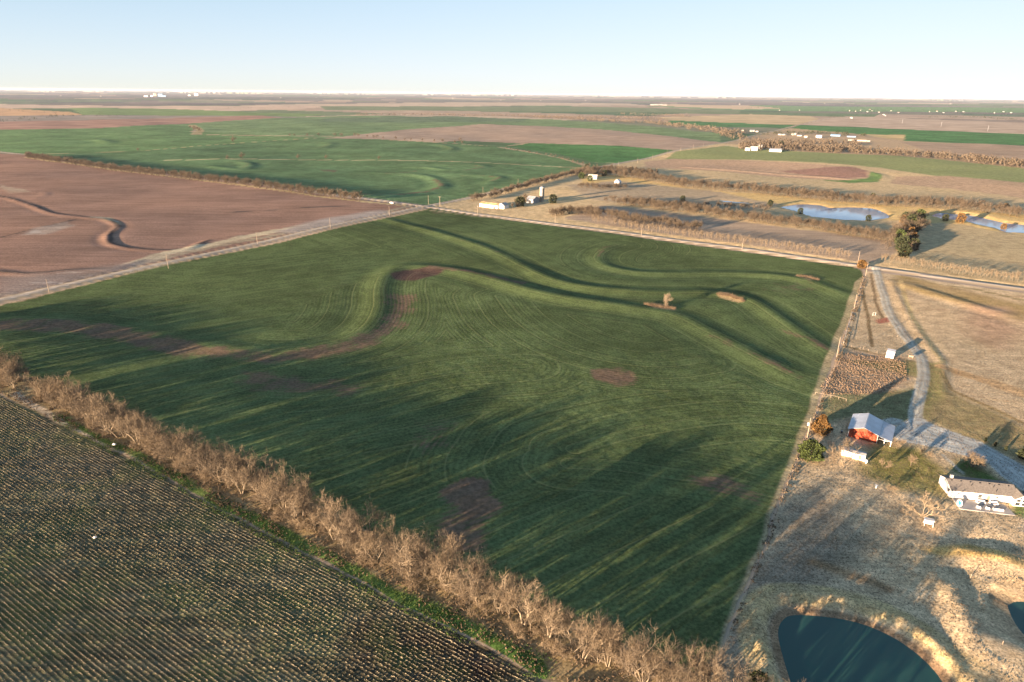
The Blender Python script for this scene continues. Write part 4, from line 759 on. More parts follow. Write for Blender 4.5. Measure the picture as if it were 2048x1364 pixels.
# ------------------------------------------------------------------ buildings and things
M_WHITE = mottled('white_paint', (0.72, 0.71, 0.68), 0.06, 0.6, 0.6, 0.3); M_OFFW = mottled('old_white_paint', (0.38, 0.365, 0.34), 0.15, 0.6, 0.8)
M_OLD = mottled('faded_paint', (0.30, 0.29, 0.27), 0.15, 0.6, 0.8); M_SHING = mottled('grey_shingles', (0.16, 0.145, 0.13), 0.22, 2.2, 0.9, 0.1, 0, 0.4); M_RED = mottled('red_barn_boards', (0.30, 0.060, 0.032), 0.3, 0.7, 0.8, 0.1, 0, 0.3)
M_TIN = mottled('metal_roof', (0.42, 0.45, 0.50), 0.12, 0.3, 0.35, 0.5, 0.55); M_TIND = mottled('weathered_metal', (0.26, 0.27, 0.29), 0.2, 0.3, 0.5, 0.4, 0.3)
M_GLASS = mat('window_glass', (0.03, 0.035, 0.04), 0.06, 0.6); M_DARK = mat('dark_rubber', (0.02, 0.02, 0.022), 0.6, 0.3); M_CONC = mottled('concrete', (0.30, 0.285, 0.27), 0.15, 0.5); M_CONC2 = mottled('silo_concrete', (0.32, 0.27, 0.21), 0.15, 0.3)
M_WOOD = mottled('weathered_wood', (0.19, 0.155, 0.12), 0.25, 1.0); M_WOODP = mottled('pole_wood', (0.26, 0.21, 0.16), 0.2, 1.0); M_GREYF = mottled('grey_cushion', (0.22, 0.23, 0.27), 0.1, 2); M_BLUE = mat('blue_plastic', (0.05, 0.30, 0.52), 0.4, 0.4); M_TURQ = mat('turquoise_plastic', (0.16, 0.45, 0.46), 0.4, 0.4)
M_ORANGE = mat('orange_plastic', (0.50, 0.14, 0.04), 0.5, 0.3); M_YROOF = mottled('rusty_yellow_roof', (0.30, 0.22, 0.12), 0.35, 0.25, 0.7); M_WIRE = mat('wire', (0.10, 0.10, 0.10), 0.6, 0.4); M_BLUEW = mottled('blue_siding_sky_reflection', (0.16, 0.28, 0.42), 0.1, 0.2); M_CREAM = mottled('cream_concrete', (0.45, 0.40, 0.30), 0.1, 0.05); M_REDR = mottled('red_roof', (0.22, 0.08, 0.05), 0.2, 0.3)
def bm_obj(name, bm, m, parent=None):
    me = bpy.data.meshes.new(name); bmesh.ops.recalc_face_normals(bm, faces=bm.faces[:]); bm.to_mesh(me); bm.free(); me.materials.append(m); return link(name, me, parent)
def bx(bm, x0, x1, y0, y1, z0, z1, rz=0.0, piv=None):
    M_ = Matrix.Translation(((x0+x1)/2, (y0+y1)/2, (z0+z1)/2))@Matrix.Diagonal((abs(x1-x0), abs(y1-y0), abs(z1-z0), 1))
    if rz: M_ = Matrix.Translation(((x0+x1)/2, (y0+y1)/2, 0))@Matrix.Rotation(rz, 4, 'Z')@Matrix.Translation((-(x0+x1)/2, -(y0+y1)/2, 0))@M_
    bmesh.ops.create_cube(bm, size=1, matrix=M_)
def bar(bm, p, q, r, k=6, r2=None):
    p, q = Vector(p), Vector(q); d = q-p; bmesh.ops.create_cone(bm, cap_ends=True, segments=k, radius1=r, radius2=r if r2 is None else r2, depth=d.length, matrix=Matrix.Translation((p+q)/2)@d.to_track_quat('Z', 'Y').to_matrix().to_4x4())
def quadp(bm, pts): bm.faces.new([bm.verts.new(p) for p in pts])
def slab(bm, a, b, c, d, t):
    """thick sheet over four corners"""
    a, b, c, d = map(Vector, (a, b, c, d)); n = (b-a).cross(d-a).normalized()
    if n.z < 0: n = -n
    lo = [bm.verts.new(p) for p in (a, b, c, d)]; hi = [bm.verts.new(p+n*t) for p in (a, b, c, d)]
    bm.faces.new(lo); bm.faces.new(hi)
    for i in range(4): bm.faces.new((lo[i], lo[(i+1) % 4], hi[(i+1) % 4], hi[i]))
def building(name, label, cat_, loc, rz, L, D, wh, rh, mw, mr, openings=(), over=0.4, group=None, ribs=0, base=0.5, simple=False):
    """gabled building: x along the ridge, y across, origin at the near left corner"""
    t = empty(name, loc, rz); tag(t, label, cat_, group)
    bm = bmesh.new(); pr = [(0, -base), (0, wh), (D/2, wh+rh), (D, wh), (D, -base)]
    v0 = [bm.verts.new((0, y, z)) for y, z in pr]; v1 = [bm.verts.new((L, y, z)) for y, z in pr]
    bm.faces.new(v0); bm.faces.new(v1)
    for i in range(5): bm.faces.new((v0[i], v0[(i+1) % 5], v1[(i+1) % 5], v1[i]))
    bm_obj('wall', bm, mw, t)
    s = rh/(D/2); bm = bmesh.new(); o = over; e = 0.012
    slab(bm, (-o, -o, wh-o*s+e), (L+o, -o, wh-o*s+e), (L+o, D/2, wh+rh+e), (-o, D/2, wh+rh+e), 0.10)
    slab(bm, (-o, D+o, wh-o*s+e), (L+o, D+o, wh-o*s+e), (L+o, D/2, wh+rh+e), (-o, D/2, wh+rh+e), 0.10)
    roof = bm_obj('roof', bm, mr, t)
    if ribs:
        bm = bmesh.new(); n = int((L+2*o)/ribs)
        for i in range(n+1):
            x = -o+i*(L+2*o)/n; x = min(max(x, -o+0.03), L+o-0.03)
            for y0 in (-o, D+o): bar(bm, (x, y0, wh-o*s+0.13), (x, D/2, wh+rh+0.13), 0.03, 4)
        bm_obj('roof_seams', bm, mr, roof)
    for side, s_, z, w_, h_, kind in openings:
        c = {'S': ((s_, 0), (1, 0), (0, -1)), 'N': ((s_, D), (1, 0), (0, 1)), 'W': ((0, s_), (0, 1), (-1, 0)), 'E': ((L, s_), (0, 1), (1, 0))}[side]
        (ox, oy), (ux, uy), (nx, ny) = c
        def box(bm, a0, a1, z0, z1, d0, d1):
            xs = sorted((ox+ux*a0+nx*d0, ox+ux*a1+nx*d1)); ys = sorted((oy+uy*a0+ny*d0, oy+uy*a1+ny*d1)); bx(bm, xs[0], xs[1], ys[0], ys[1], z0, z1)
        bm = bmesh.new(); f = 0.09
        if kind == 'window':
            box(bm, 0, w_, z, z+f, 0.005, 0.07); box(bm, 0, w_, z+h_-f, z+h_, 0.005, 0.07); box(bm, 0, f, z+f, z+h_-f, 0.005, 0.07); box(bm, w_-f, w_, z+f, z+h_-f, 0.005, 0.07); box(bm, f, w_-f, z+h_/2-0.03, z+h_/2+0.03, 0.005, 0.06)
            wn = bm_obj('window', bm, M_WHITE if mw is not M_WHITE else M_OFFW, t)
            for zz in (z+f, z+h_/2+0.03):
                bm = bmesh.new(); box(bm, f, w_-f, zz, zz+h_/2-f-0.03, 0.004, 0.03); bm_obj('pane', bm, M_GLASS, wn)
        elif kind == 'door':
            box(bm, 0, w_, z, z+h_, 0.005, 0.06); dr = bm_obj('door', bm, M_WOOD if mw is M_WHITE else M_OFFW, t)
            bm = bmesh.new(); box(bm, w_*0.85, w_*0.92, z+h_*0.45, z+h_*0.5, 0.065, 0.12); bm_obj('handle', bm, M_TIN, dr)
        else:
            box(bm, 0, w_, z, z+h_, 0.005, 0.04); bm_obj('doorway', bm, M_DARK, t)
    return t
def W(px, py, z=0.0):
    X, Y = P(px, py, z); return float(X), float(Y)
# --- house
ha = math.radians(-10.3); hx, hy = W(1899, 997.5); hl = at(1899, 997.5); HL, HD = 18.6, 8.6
hz0 = min(hz(hx, hy), hz(hx+18, hy-3))
house = building('house', 'long white single storey house with grey shingle roof and patio', 'house', (hx, hy, hz0), ha, HL, HD, 2.9, 1.5, M_WHITE, M_SHING,
    [('S', 7.6, 1.1, 1.2, 1.3, 'window'), ('S', 12.6, 1.5, 0.8, 0.7, 'window'), ('S', 10.2, 0.1, 0.95, 2.0, 'door'), ('W', 1.0, 1.1, 1.3, 1.2, 'window'), ('N', 4.0, 1.1, 1.2, 1.3, 'window'), ('N', 9.0, 0.1, 1.0, 2.0, 'door'), ('N', 13.0, 1.1, 1.2, 1.3, 'window'), ('E', 3.0, 1.1, 1.2, 1.2, 'window')], 0.35)
roof_h = [c for c in house.children if c.name.startswith('roof')][0]
for i in range(7):
    bm = bmesh.new(); x = 1.0+i*2.7; bx(bm, x-0.18, x+0.18, 3.45, 3.8, 4.12, 4.42); bm_obj('roof_vent', bm, M_DARK, roof_h)
for x, y in ((6.2, 2.2), (12.5, 2.4), (12.7, 0.8)):
    bm = bmesh.new(); bar(bm, (x, y, 2.9+y*0.349), (x, y, 3.6+y*0.349), 0.09, 8); bm_obj('vent_pipe', bm, M_DARK, roof_h)
# gabled sun room on the right end of the front
bm = bmesh.new(); sx0, sx1, sd_ = 17.2, 21.2, 1.3
pr = [(sx0, -0.5), (sx0, 2.7), ((sx0+sx1)/2, 4.0), (sx1, 2.7), (sx1, -0.5)]; v0 = [bm.verts.new((x, -sd_, z)) for x, z in pr]; v1 = [bm.verts.new((x, 3.0, z)) for x, z in pr]
bm.faces.new(v0); bm.faces.new(v1); [bm.faces.new((v0[i], v0[(i+1) % 5], v1[(i+1) % 5], v1[i])) for i in range(5)]; sun = bm_obj('sun_room', bm, M_WHITE, house)
bm = bmesh.new(); c_ = (sx0+sx1)/2
slab(bm, (sx0-0.3, -sd_-0.3, 2.52), (sx0-0.3, 3.0, 2.52), (c_, 3.0, 4.02), (c_, -sd_-0.3, 4.02), 0.1); slab(bm, (sx1+0.3, -sd_-0.3, 2.52), (sx1+0.3, 3.0, 2.52), (c_, 3.0, 4.02), (c_, -sd_-0.3, 4.02), 0.1); bm_obj('gable_roof', bm, M_SHING, sun)
for x0, x1, z0, z1 in ((17.6, 18.9, 0.5, 1.5), (19.4, 20.7, 0.5, 1.5), (17.8, 18.9, 1.75, 2.6), (19.4, 20.5, 1.75, 2.6), (18.6, 19.05, 2.75, 3.3), (19.3, 19.75, 2.75, 3.3)):
    bm = bmesh.new(); bx(bm, x0, x1, -sd_-0.03, -sd_-0.006, z0, z1); bm_obj('pane', bm, M_GLASS, sun)
bm = bmesh.new(); bx(bm, 1.0, 1.8, 4.6, 5.3, 3.2, 5.5); bm_obj('chimney', bm, M_CONC, roof_h)
# patio
PA, PB, PC, PD_ = W(1904, 1000), W(1919, 1021), W(2031, 1035), W(2006, 1012)
pz = max(hz(*q) for q in (PA, PB, PC, PD_))+0.04
bm = bmesh.new(); lo = [bm.verts.new((x, y, pz-0.5)) for x, y in (PA, PB, PC, PD_)]; hi = [bm.verts.new((x, y, pz+0.06)) for x, y in (PA, PB, PC, PD_)]; bm.faces.new(lo); bm.faces.new(hi); [bm.faces.new((lo[i], lo[(i+1) % 4], hi[(i+1) % 4], hi[i])) for i in range(4)]
po = bm_obj('patio', bm, M_CONC, None); po['kind'] = 'structure'; pz += 0.065
def sofa(px, py, L, rot, label, seats=2, grp=None):
    x, y = W(px, py, pz); t = empty('garden_sofa' if seats > 1 else 'garden_chair', (x, y, pz), rot); tag(t, label, 'sofa' if seats > 1 else 'chair', grp)
    bm = bmesh.new(); bx(bm, -L/2, L/2, -0.4, 0.4, 0.12, 0.36); bm_obj('seat', bm, M_WHITE, t)
    bm = bmesh.new(); bx(bm, -L/2, L/2, 0.36, 0.48, 0.12, 0.85); bm_obj('backrest', bm, M_WHITE, t)
    for s in (-1, 1):
        bm = bmesh.new(); bx(bm, s*(L/2+0.06)-0.06, s*(L/2+0.06)+0.06, -0.4, 0.48, 0.1, 0.6); bm_obj('armrest', bm, M_WHITE, t)
        for yy in (-0.34, 0.4):
            bm = bmesh.new(); bx(bm, s*(L/2-0.05)-0.03, s*(L/2-0.05)+0.03, yy-0.03, yy+0.03, 0.0, 0.12); bm_obj('leg', bm, M_DARK, t)
    for k in range(seats):
        w_ = (L-0.1)/seats; x0 = -L/2+0.05+k*w_; bm = bmesh.new(); bx(bm, x0+0.02, x0+w_-0.02, -0.38, 0.34, 0.365, 0.48); bm_obj('cushion', bm, M_GREYF, t)
    return t
sofa(1961, 1006, 2.2, ha, 'white garden sofa against the house wall, left of the two'); sofa(1987, 1009, 2.2, ha, 'white garden sofa against the house wall, right of the two')
sofa(1996, 1021, 2.4, ha+PI, 'white garden sofa at the outer patio edge', 3); sofa(1957, 1016, 1.0, ha+2.6, 'rounded white garden armchair on the left of the patio seating', 1); sofa(1975, 1018, 0.9, ha+PI-0.5, 'white garden armchair between the round one and the outer sofa', 1)
x, y = W(1979, 1013, pz); t = tag(empty('garden_table', (x, y, pz), ha), 'dark low garden table amid the white patio furniture', 'table')
bm = bmesh.new(); bx(bm, -0.6, 0.6, -0.4, 0.4, 0.38, 0.44); bm_obj('tabletop', bm, M_TIND, t)
for a in (-0.52, 0.52):
    for b in (-0.33, 0.33): bm = bmesh.new(); bx(bm, a-0.03, a+0.03, b-0.03, b+0.03, 0, 0.38); bm_obj('leg', bm, M_DARK, t)
x, y = W(1918, 1011, pz); t = tag(empty('paddling_pool', (x, y, pz), 0.3), 'round blue and white paddling pool propped on the patio corner', 'pool')
bm = bmesh.new(); ring = bmesh.ops.create_circle(bm, segments=24, radius=1.0, cap_ends=True)['verts']; bmesh.ops.rotate(bm, verts=bm.verts[:], cent=(0,0,0), matrix=Matrix.Rotation(math.radians(62), 3, 'X')); bmesh.ops.translate(bm, verts=bm.verts[:], vec=(0, 0, 0.9)); bm_obj('floor', bm, M_BLUE, t)
def torus(R_, r_, seg, sub, tilt, h_):
    th = np.arange(seg)*2*PI/seg; ph = np.arange(sub)*2*PI/sub; A, B = np.meshgrid(th, ph, indexing='ij'); co = np.stack([(R_+r_*np.cos(B))*np.cos(A), (R_+r_*np.cos(B))*np.sin(A), r_*np.sin(B)], -1).reshape(-1, 3)
    c, s = math.cos(tilt), math.sin(tilt); co = np.stack([co[:,0], co[:,1]*c-co[:,2]*s, co[:,1]*s+co[:,2]*c+h_], 1); i = np.arange(seg*sub).reshape(seg, sub); f = np.stack([i, np.roll(i, -1, 0), np.roll(np.roll(i, -1, 0), -1, 1), np.roll(i, -1, 1)], -1).reshape(-1, 4); return co, f
link('rim', fast_mesh('rim', *torus(1.0, 0.12, 24, 8, math.radians(62), 0.9), None, True, [M_WHITE]), t); link('inner_ring', fast_mesh('inner_ring', *torus(0.76, 0.08, 24, 8, math.radians(62), 0.93), None, True, [M_WHITE]), t)
# white garden swing seat
l = at(1856, 1050); t = tag(empty('garden_swing', l, math.radians(-22)), 'white garden swing seat on the lawn below the spreading tree', 'swing')
for s in (-1, 1):
    bm = bmesh.new(); bar(bm, (s*1.1, -0.8, 0), (s*1.1, 0, 1.9), 0.07); bar(bm, (s*1.1, 0.8, 0), (s*1.1, 0, 1.9), 0.07); bm_obj('frame', bm, M_WHITE, t)
bm = bmesh.new(); bx(bm, -1.3, 1.3, -0.75, -0.05, 1.86, 1.93); bx(bm, -1.3, 1.3, 0.3, 0.9, 1.8, 1.87); bx(bm, -1.3, -0.75, -0.05, 0.3, 1.83, 1.9); bx(bm, 0.75, 1.3, -0.05, 0.3, 1.83, 1.9); bm_obj('canopy', bm, M_WHITE, t)
bm = bmesh.new(); bx(bm, -0.9, 0.9, -0.25, 0.3, 0.45, 0.52); bx(bm, -0.9, 0.9, 0.3, 0.36, 0.45, 1.05); bm_obj('seat', bm, M_WHITE, t)
# white vehicle at the right picture edge beside the house
def car(px, py, rot, label, m, L=4.8, pickup=False, cat_='car'):
    l = at(px, py); t = tag(empty('pickup_truck' if pickup else 'parked_van', l, rot), label, 'pickup' if pickup else 'van')
    w_ = 0.92; bm = bmesh.new()
    prof = [(-L/2, 0.35), (-L/2, 1.0), (-L/2+1.2, 1.08), (-L/2+1.75, 1.75), (-L/2+3.0, 1.78), (-L/2+3.1, 1.05), (L/2, 1.05), (L/2, 0.35)] if pickup else [(-L/2, 0.35), (-L/2, 0.95), (-L/2+0.9, 1.1), (-L/2+1.6, 1.8), (L/2-0.4, 1.85), (L/2, 1.2), (L/2, 0.35)]
    a = [bm.verts.new((x, -w_, z)) for x, z in prof]; b = [bm.verts.new((x, w_, z)) for x, z in prof]; bm.faces.new(a); bm.faces.new(b); n = len(prof); [bm.faces.new((a[i], a[(i+1) % n], b[(i+1) % n], b[i])) for i in range(n)]; bmesh.ops.bevel(bm, geom=bm.edges[:], offset=0.06, segments=1, affect='EDGES'); bm_obj('body', bm, m, t)
    for sx in (-L/2+0.9, L/2-0.9):
        for sy in (-w_, w_):
            bm = bmesh.new(); bar(bm, (sx, sy-0.1, 0.34), (sx, sy+0.1, 0.34), 0.34, 12); wh = bm_obj('wheel', bm, M_DARK, t); bm = bmesh.new(); bar(bm, (sx, sy-0.11, 0.34), (sx, sy+0.11, 0.34), 0.18, 8); bm_obj('rim', bm, M_TIN, wh)
    bm = bmesh.new(); x0, x1 = (-L/2+1.75, -L/2+2.95) if pickup else (-L/2+1.6, L/2-0.6)
    for sy in (-1, 1): bx(bm, x0, x1, sy*(w_+0.005)-0.01, sy*(w_+0.005)+0.01, 1.15, 1.6)
    bm_obj('side_window', bm, M_GLASS, t); bm = bmesh.new(); xa, xb = -L/2+(1.24 if pickup else 0.98), -L/2+(1.7 if pickup else 1.55); za, zb = (1.14, 1.7) if pickup else (1.2, 1.76)
    quadp(bm, [(xa-0.02, -0.78, za+0.03), (xa-0.02, 0.78, za+0.03), (xb-0.02, 0.72, zb+0.03), (xb-0.02, -0.72, zb+0.03)]); bm_obj('windscreen', bm, M_GLASS, t)
    for sy in (-0.65, 0.65): bm = bmesh.new(); bx(bm, -L/2-0.02, -L/2+0.01, sy-0.15, sy+0.15, 0.7, 0.85); bm_obj('headlight', bm, M_OFFW, t)
    return t
car(2056, 992, math.radians(65), 'white van parked at the end of the driveway beside the house', M_WHITE, 5.2)
car(784, 407, math.radians(-33), 'small white pickup on the road beside the ploughed field', M_WHITE, 5.4, True)
# --- barn
bx_, by_ = W(1698, 858, 3.2); ba = math.radians(57.4); bl = (bx_, by_, hz(bx_, by_))
# ridge runs away from the camera: local x along the ridge, local y to the left, so start from the right corner
bw = 9.6; cx_, cy_ = bx_+bw*math.cos(ba-PI/2), by_+bw*math.sin(ba-PI/2)
barn = building('barn', 'red wooden barn with pale metal roof and open lean-to', 'barn', (cx_, cy_, bl[2]), ba, 13.6, bw, 3.2, 1.7, M_RED, M_TIN, [('N', 4.0, 0.0, 1.0, 2.1, 'door'), ('E', 3.2, 0.0, 3.2, 2.9, 'doorway')], 0.35, ribs=0.9)
bm = bmesh.new(); slab(bm, (-0.35, -4.6, 2.05), (13.95, -4.6, 2.05), (13.95, -0.42, 2.98), (-0.35, -0.42, 2.98), 0.08); lt = bm_obj('lean_to_roof', bm, M_TIN, barn)
bm = bmesh.new()
for i in range(17): x = -0.3+i*0.89; bar(bm, (x, -4.6, 2.16), (x, -0.42, 3.09), 0.03, 4)
bm_obj('roof_seams', bm, M_TIN, lt)
for x in (0.1, 4.5, 9.0, 13.3):
    bm = bmesh.new(); bx(bm, x-0.1, x+0.1, -4.45, -4.25, -0.4, 2.06); bm_obj('post', bm, M_WHITE, barn)
bm = bmesh.new(); bx(bm, -0.02, 0.16, -2.4, -2.2, -0.4, 2.5); bm_obj('post', bm, M_WHITE, barn)
bm = bmesh.new(); bx(bm, -0.40, -0.36, -4.6, -0.42, 2.0, 2.1); bm.verts.ensure_lookup_table(); bm_obj('fascia', bm, M_WHITE, barn)
bm = bmesh.new(); bx(bm, -0.06, -0.01, 0.0, 0.14, 0, 3.2); bx(bm, -0.06, -0.01, bw-0.14, bw, 0, 3.2); bm_obj('corner_board', bm, M_WHITE, barn)
for i in range(38):                                                        # upright wall boards on the sunlit gable
    y = 0.16+i*(bw-0.32)/38; hgt_ = 3.2+1.7*(1-abs(y+0.12-bw/2)/(bw/2))-0.12
    if i == 0: bdm = {}
    bm = bmesh.new(); bx(bm, -0.035, -0.004, y+0.01, y+0.24, 0.05, hgt_); bm_obj('board', bm, M_RED, barn)
t = car(1770, 880, ba, 'dark car parked under the open lean-to of the barn', M_TIND, 4.4); t.name = 'parked_car'; t['category'] = 'car'
# low white storage trailer
sx, sy = W(1681, 910); sl_ = hz(sx, sy)
building('storage_trailer', 'low white storage trailer with pale roof in front of the red barn', 'trailer', (sx, sy, sl_+0.1), math.radians(-36), 7.6, 2.9, 1.9, 0.25, M_WHITE, M_OFFW, [('S', 5.6, 0.1, 0.9, 1.6, 'door')], 0.08)
l = at(1732, 926); t = tag(empty('propane_tank', l, math.radians(54)), 'small round white tank at the right end of the storage trailer', 'tank')
bm = bmesh.new(); bmesh.ops.create_uvsphere(bm, u_segments=14, v_segments=10, radius=0.55, matrix=Matrix.Translation((0, 0, 0.75))@Matrix.Diagonal((1.6, 1, 1, 1))); o = bm_obj('body', bm, M_WHITE, t)
for s in (-0.45, 0.45): bm = bmesh.new(); bx(bm, s-0.06, s+0.06, -0.3, 0.3, 0, 0.35); bm_obj('foot', bm, M_CONC, t)
# white shelter by the driveway
sx, sy = W(1771.5, 713); ss = hz(sx, sy); t = tag(empty('field_shelter', (sx, sy, ss), math.radians(-36)), 'small white box shelter with sloping roof beside the driveway', 'shelter')
bm = bmesh.new(); q = [(0, 0), (3.3, 0), (3.3, 3.6), (0, 3.6)]; zt = [2.3, 2.3, 3.4, 3.4]; lo = [bm.verts.new((x, y, -0.4)) for x, y in q]; hi = [bm.verts.new((x, y, z)) for (x, y), z in zip(q, zt)]; bm.faces.new(lo); bm.faces.new(hi); [bm.faces.new((lo[i], lo[(i+1) % 4], hi[(i+1) % 4], hi[i])) for i in range(4)]; bm_obj('wall', bm, M_WHITE, t)
bm = bmesh.new(); slab(bm, (-0.15, -0.2, 2.26), (3.45, -0.2, 2.26), (3.45, 1.9, 2.9), (-0.15, 1.9, 2.9), 0.07); bm_obj('roof', bm, M_WHITE, t); bm = bmesh.new(); slab(bm, (-0.15, 1.92, 2.905), (3.45, 1.92, 2.905), (3.45, 3.8, 3.48), (-0.15, 3.8, 3.48), 0.07); bm_obj('roof_panel', bm, M_TIN, t)
bm = bmesh.new(); bx(bm, 0.9, 2.3, -0.04, -0.004, 0.0, 1.9); bm_obj('door', bm, M_OFFW, t)
# small stands and frames in the paddock
l = at(1821, 716); t = tag(empty('wooden_stand', l, math.radians(-20)), 'small tan wooden stand on legs beside the driveway bend', 'stand')
bm = bmesh.new(); bx(bm, -0.9, 0.9, -0.6, 0.6, 0.7, 1.5); bm_obj('box', bm, M_WOODP, t)
for a in (-0.8, 0.8):
    for b in (-0.5, 0.5): bm = bmesh.new(); bx(bm, a-0.06, a+0.06, b-0.06, b+0.06, 0, 0.7); bm_obj('leg', bm, M_WOODP, t)
l = at(1748, 631); t = tag(empty('pipe_goal', l, 0.2), 'small square white pipe frame standing in the paddock', 'frame')
bm = bmesh.new(); [bar(bm, a, b, 0.07) for a, b in (((-0.9,0,0),(-0.9,0,1.7)), ((0.9,0,0),(0.9,0,1.7)), ((-0.9,0,1.7),(0.9,0,1.7)), ((-0.9,0,0.3),(0.9,0,0.3)))]; bm_obj('pipe', bm, M_WHITE, t)
l = at(1752, 976); t = tag(empty('bird_bath', l), 'little white bird bath alone on the lawn', 'bird bath')
bm = bmesh.new(); bar(bm, (0,0,0), (0,0,0.8), 0.16, 10, 0.1); bm_obj('pedestal', bm, M_WHITE, t); bm = bmesh.new(); bar(bm, (0,0,0.8), (0,0,1.0), 0.25, 14, 0.5); bm_obj('basin', bm, M_WHITE, t)
# slide set between the cedars
l = at(1641, 860); t = tag(empty('play_slide', l, math.radians(-30)), 'white, turquoise and orange play slide between the two cedars', 'slide')
bm = bmesh.new(); slab(bm, (-1.8, -0.3, 0.25), (0.6, -0.3, 1.5), (0.6, 0.3, 1.5), (-1.8, 0.3, 0.25), 0.06); bm_obj('chute', bm, M_WHITE, t)
bm = bmesh.new(); bx(bm, 0.6, 1.6, -0.5, 0.5, 0, 1.5); bm_obj('platform', bm, M_TURQ, t); bm = bmesh.new(); bx(bm, -2.6, -1.7, -0.7, -0.2, 0.0, 0.4); bm_obj('box', bm, M_ORANGE, t)
l = at(1652, 870); t = tag(empty('garden_cart', l, 0.6), 'small dark cart in the shade between the cedars', 'cart')
bm = bmesh.new(); bx(bm, -1.0, 1.0, -0.6, 0.6, 0.4, 0.8); bm_obj('tray', bm, M_TIND, t)
for s in (-0.65, 0.65): bm = bmesh.new(); bar(bm, (0, s-0.08, 0.3), (0, s+0.08, 0.3), 0.3, 12); bm_obj('wheel', bm, M_DARK, t)
bm = bmesh.new(); bar(bm, (1.0, 0, 0.45), (1.9, 0, 0.15), 0.04); bm_obj('handle', bm, M_TIN, t)
l = at(1683, 866); t = tag(empty('oil_drum', l), 'black drum in the shade left of the red barn', 'drum'); bm = bmesh.new(); bar(bm, (0,0,0), (0,0,0.9), 0.32, 14); bm_obj('body', bm, M_DARK, t); bm = bmesh.new(); bar(bm, (0,0,0.9), (0,0,0.94), 0.34, 14); bm_obj('lid', bm, M_TIND, t)
# bags of rubbish at the field side
def rag(px, py, s, label):
    rs = random.Random(px); l = at(px, py); bm = bmesh.new(); bmesh.ops.create_icosphere(bm, subdivisions=2, radius=s)
    for v in bm.verts: v.co = Vector((v.co.x*1.3, v.co.y*0.9, v.co.z*0.7+s*0.55))+Vector((rs.uniform(-1, 1), rs.uniform(-1, 1), rs.uniform(-1, 1)))*s*0.18
    o = bm_obj('plastic_bag', bm, M_WHITE); o.location = l; tag(o, label, 'bag')
rag(229, 890, 0.55, 'crumpled white plastic bag in the green weeds by the hedgerow'); rag(190, 1076, 0.40, 'white plastic scrap lying out among the stubble rows')
# posts by the ponds
for px, py, h_, lb in ((1941, 1156, 1.3, 'short wooden post on the bank left of the small pond'), (2004, 1291, 1.4, 'short wooden post below the small pond'), (1727, 698, 1.5, 'short pale post in the paddock left of the shelter'), (1778, 651, 1.2, 'yellow marker post left of the driveway, upper one'), (1795, 674, 1.2, 'yellow marker post left of the driveway, lower one')):
    l = at(px, py); bm = bmesh.new(); bar(bm, (0,0,-0.3), (0,0,h_), 0.08, 6); o = bm_obj('marker_post', bm, M_WOODP); o.location = l; tag(o, lb, 'post')
# --- utility poles
def pole(px, py, H_, rz, label, arm=True, can=False, s=1.0, grp=None):
    l = at(px, py); t = tag(empty('utility_pole', l, rz), label, 'utility pole', grp)
    bm = bmesh.new(); bar(bm, (0,0,-0.5), (0,0,H_), 0.17*s, 8, 0.11*s); bm_obj('pole', bm, M_WOODP, t)
    if arm:
        bm = bmesh.new(); bx(bm, -1.2*s, 1.2*s, -0.21*s, -0.09*s, H_-0.55, H_-0.40); bm_obj('crossarm', bm, M_WOODP, t)
        for x in (-1.1, 1.1): bm = bmesh.new(); bar(bm, (x*s, -0.15*s, H_-0.4), (x*s, -0.15*s, H_-0.2), 0.06*s, 6); bm_obj('insulator', bm, M_OFFW, t)
    bm = bmesh.new(); bar(bm, (0,0,H_), (0,0,H_+0.22), 0.06*s, 6); bm_obj('insulator', bm, M_OFFW, t)
    if can: bm = bmesh.new(); bar(bm, (-0.45, 0, H_-2.9), (-0.45, 0, H_-1.8), 0.3, 12); bm_obj('transformer', bm, M_WHITE, t)
    return l+Vector((0, 0, H_+0.15))
r1a = math.radians(60-90); r2a = math.radians(-35-90); lines = {'a': [], 'b': [], 'c': []}
for px, py, H_ in ((-60,628,9.2), (99,587,9.2), (337,537,10.0), (515,488,9.8), (661,457,9.6), (779,432,9.8)): lines['a'].append(pole(px, py, H_, r1a, 'pole number along the left road' if False else {-60: 'utility pole at the far left of the left road', 99: 'utility pole nearest the left picture edge on the left road', 337: 'utility pole beside the dry ditch bank on the left road', 515: 'utility pole where the pale ditch grass ends on the left road', 661: 'utility pole midway along the pale field corner on the left road', 779: 'last utility pole before the crossing on the left road'}[px], False))
lines['a'].append(pole(857, 409, 10.4, r1a, 'bare topped utility pole at the road crossing', False)); lc = pole(880, 413, 11.0, r1a, 'tall utility pole with broad crossarm right of the crossing', True, False, 1.5)
lines['a'] += [pole(px, py, H_, r1a, lb, False) for px, py, H_, lb in ((966, 390, 10, 'utility pole just beyond the crossing along the far road'), (1036, 374, 10, 'utility pole above the roadside trees near the silo'), (1150, 349, 10, 'utility pole at the end of the roadside trees'), (1237, 335, 10, 'utility pole where the ditch joins the far road'), (1275, 326, 10, 'utility pole beside the bright green wedge field'), (1305, 319, 10, 'utility pole right of the bright green wedge'), (1334, 308, 10, 'utility pole at the tip of the green wedge'), (1361, 303, 10, 'far utility pole left of the farm lane'), (1386, 298, 10, 'far utility pole nearer the farm lane'), (1406, 294, 10, 'far utility pole closest to the farm lane'))]
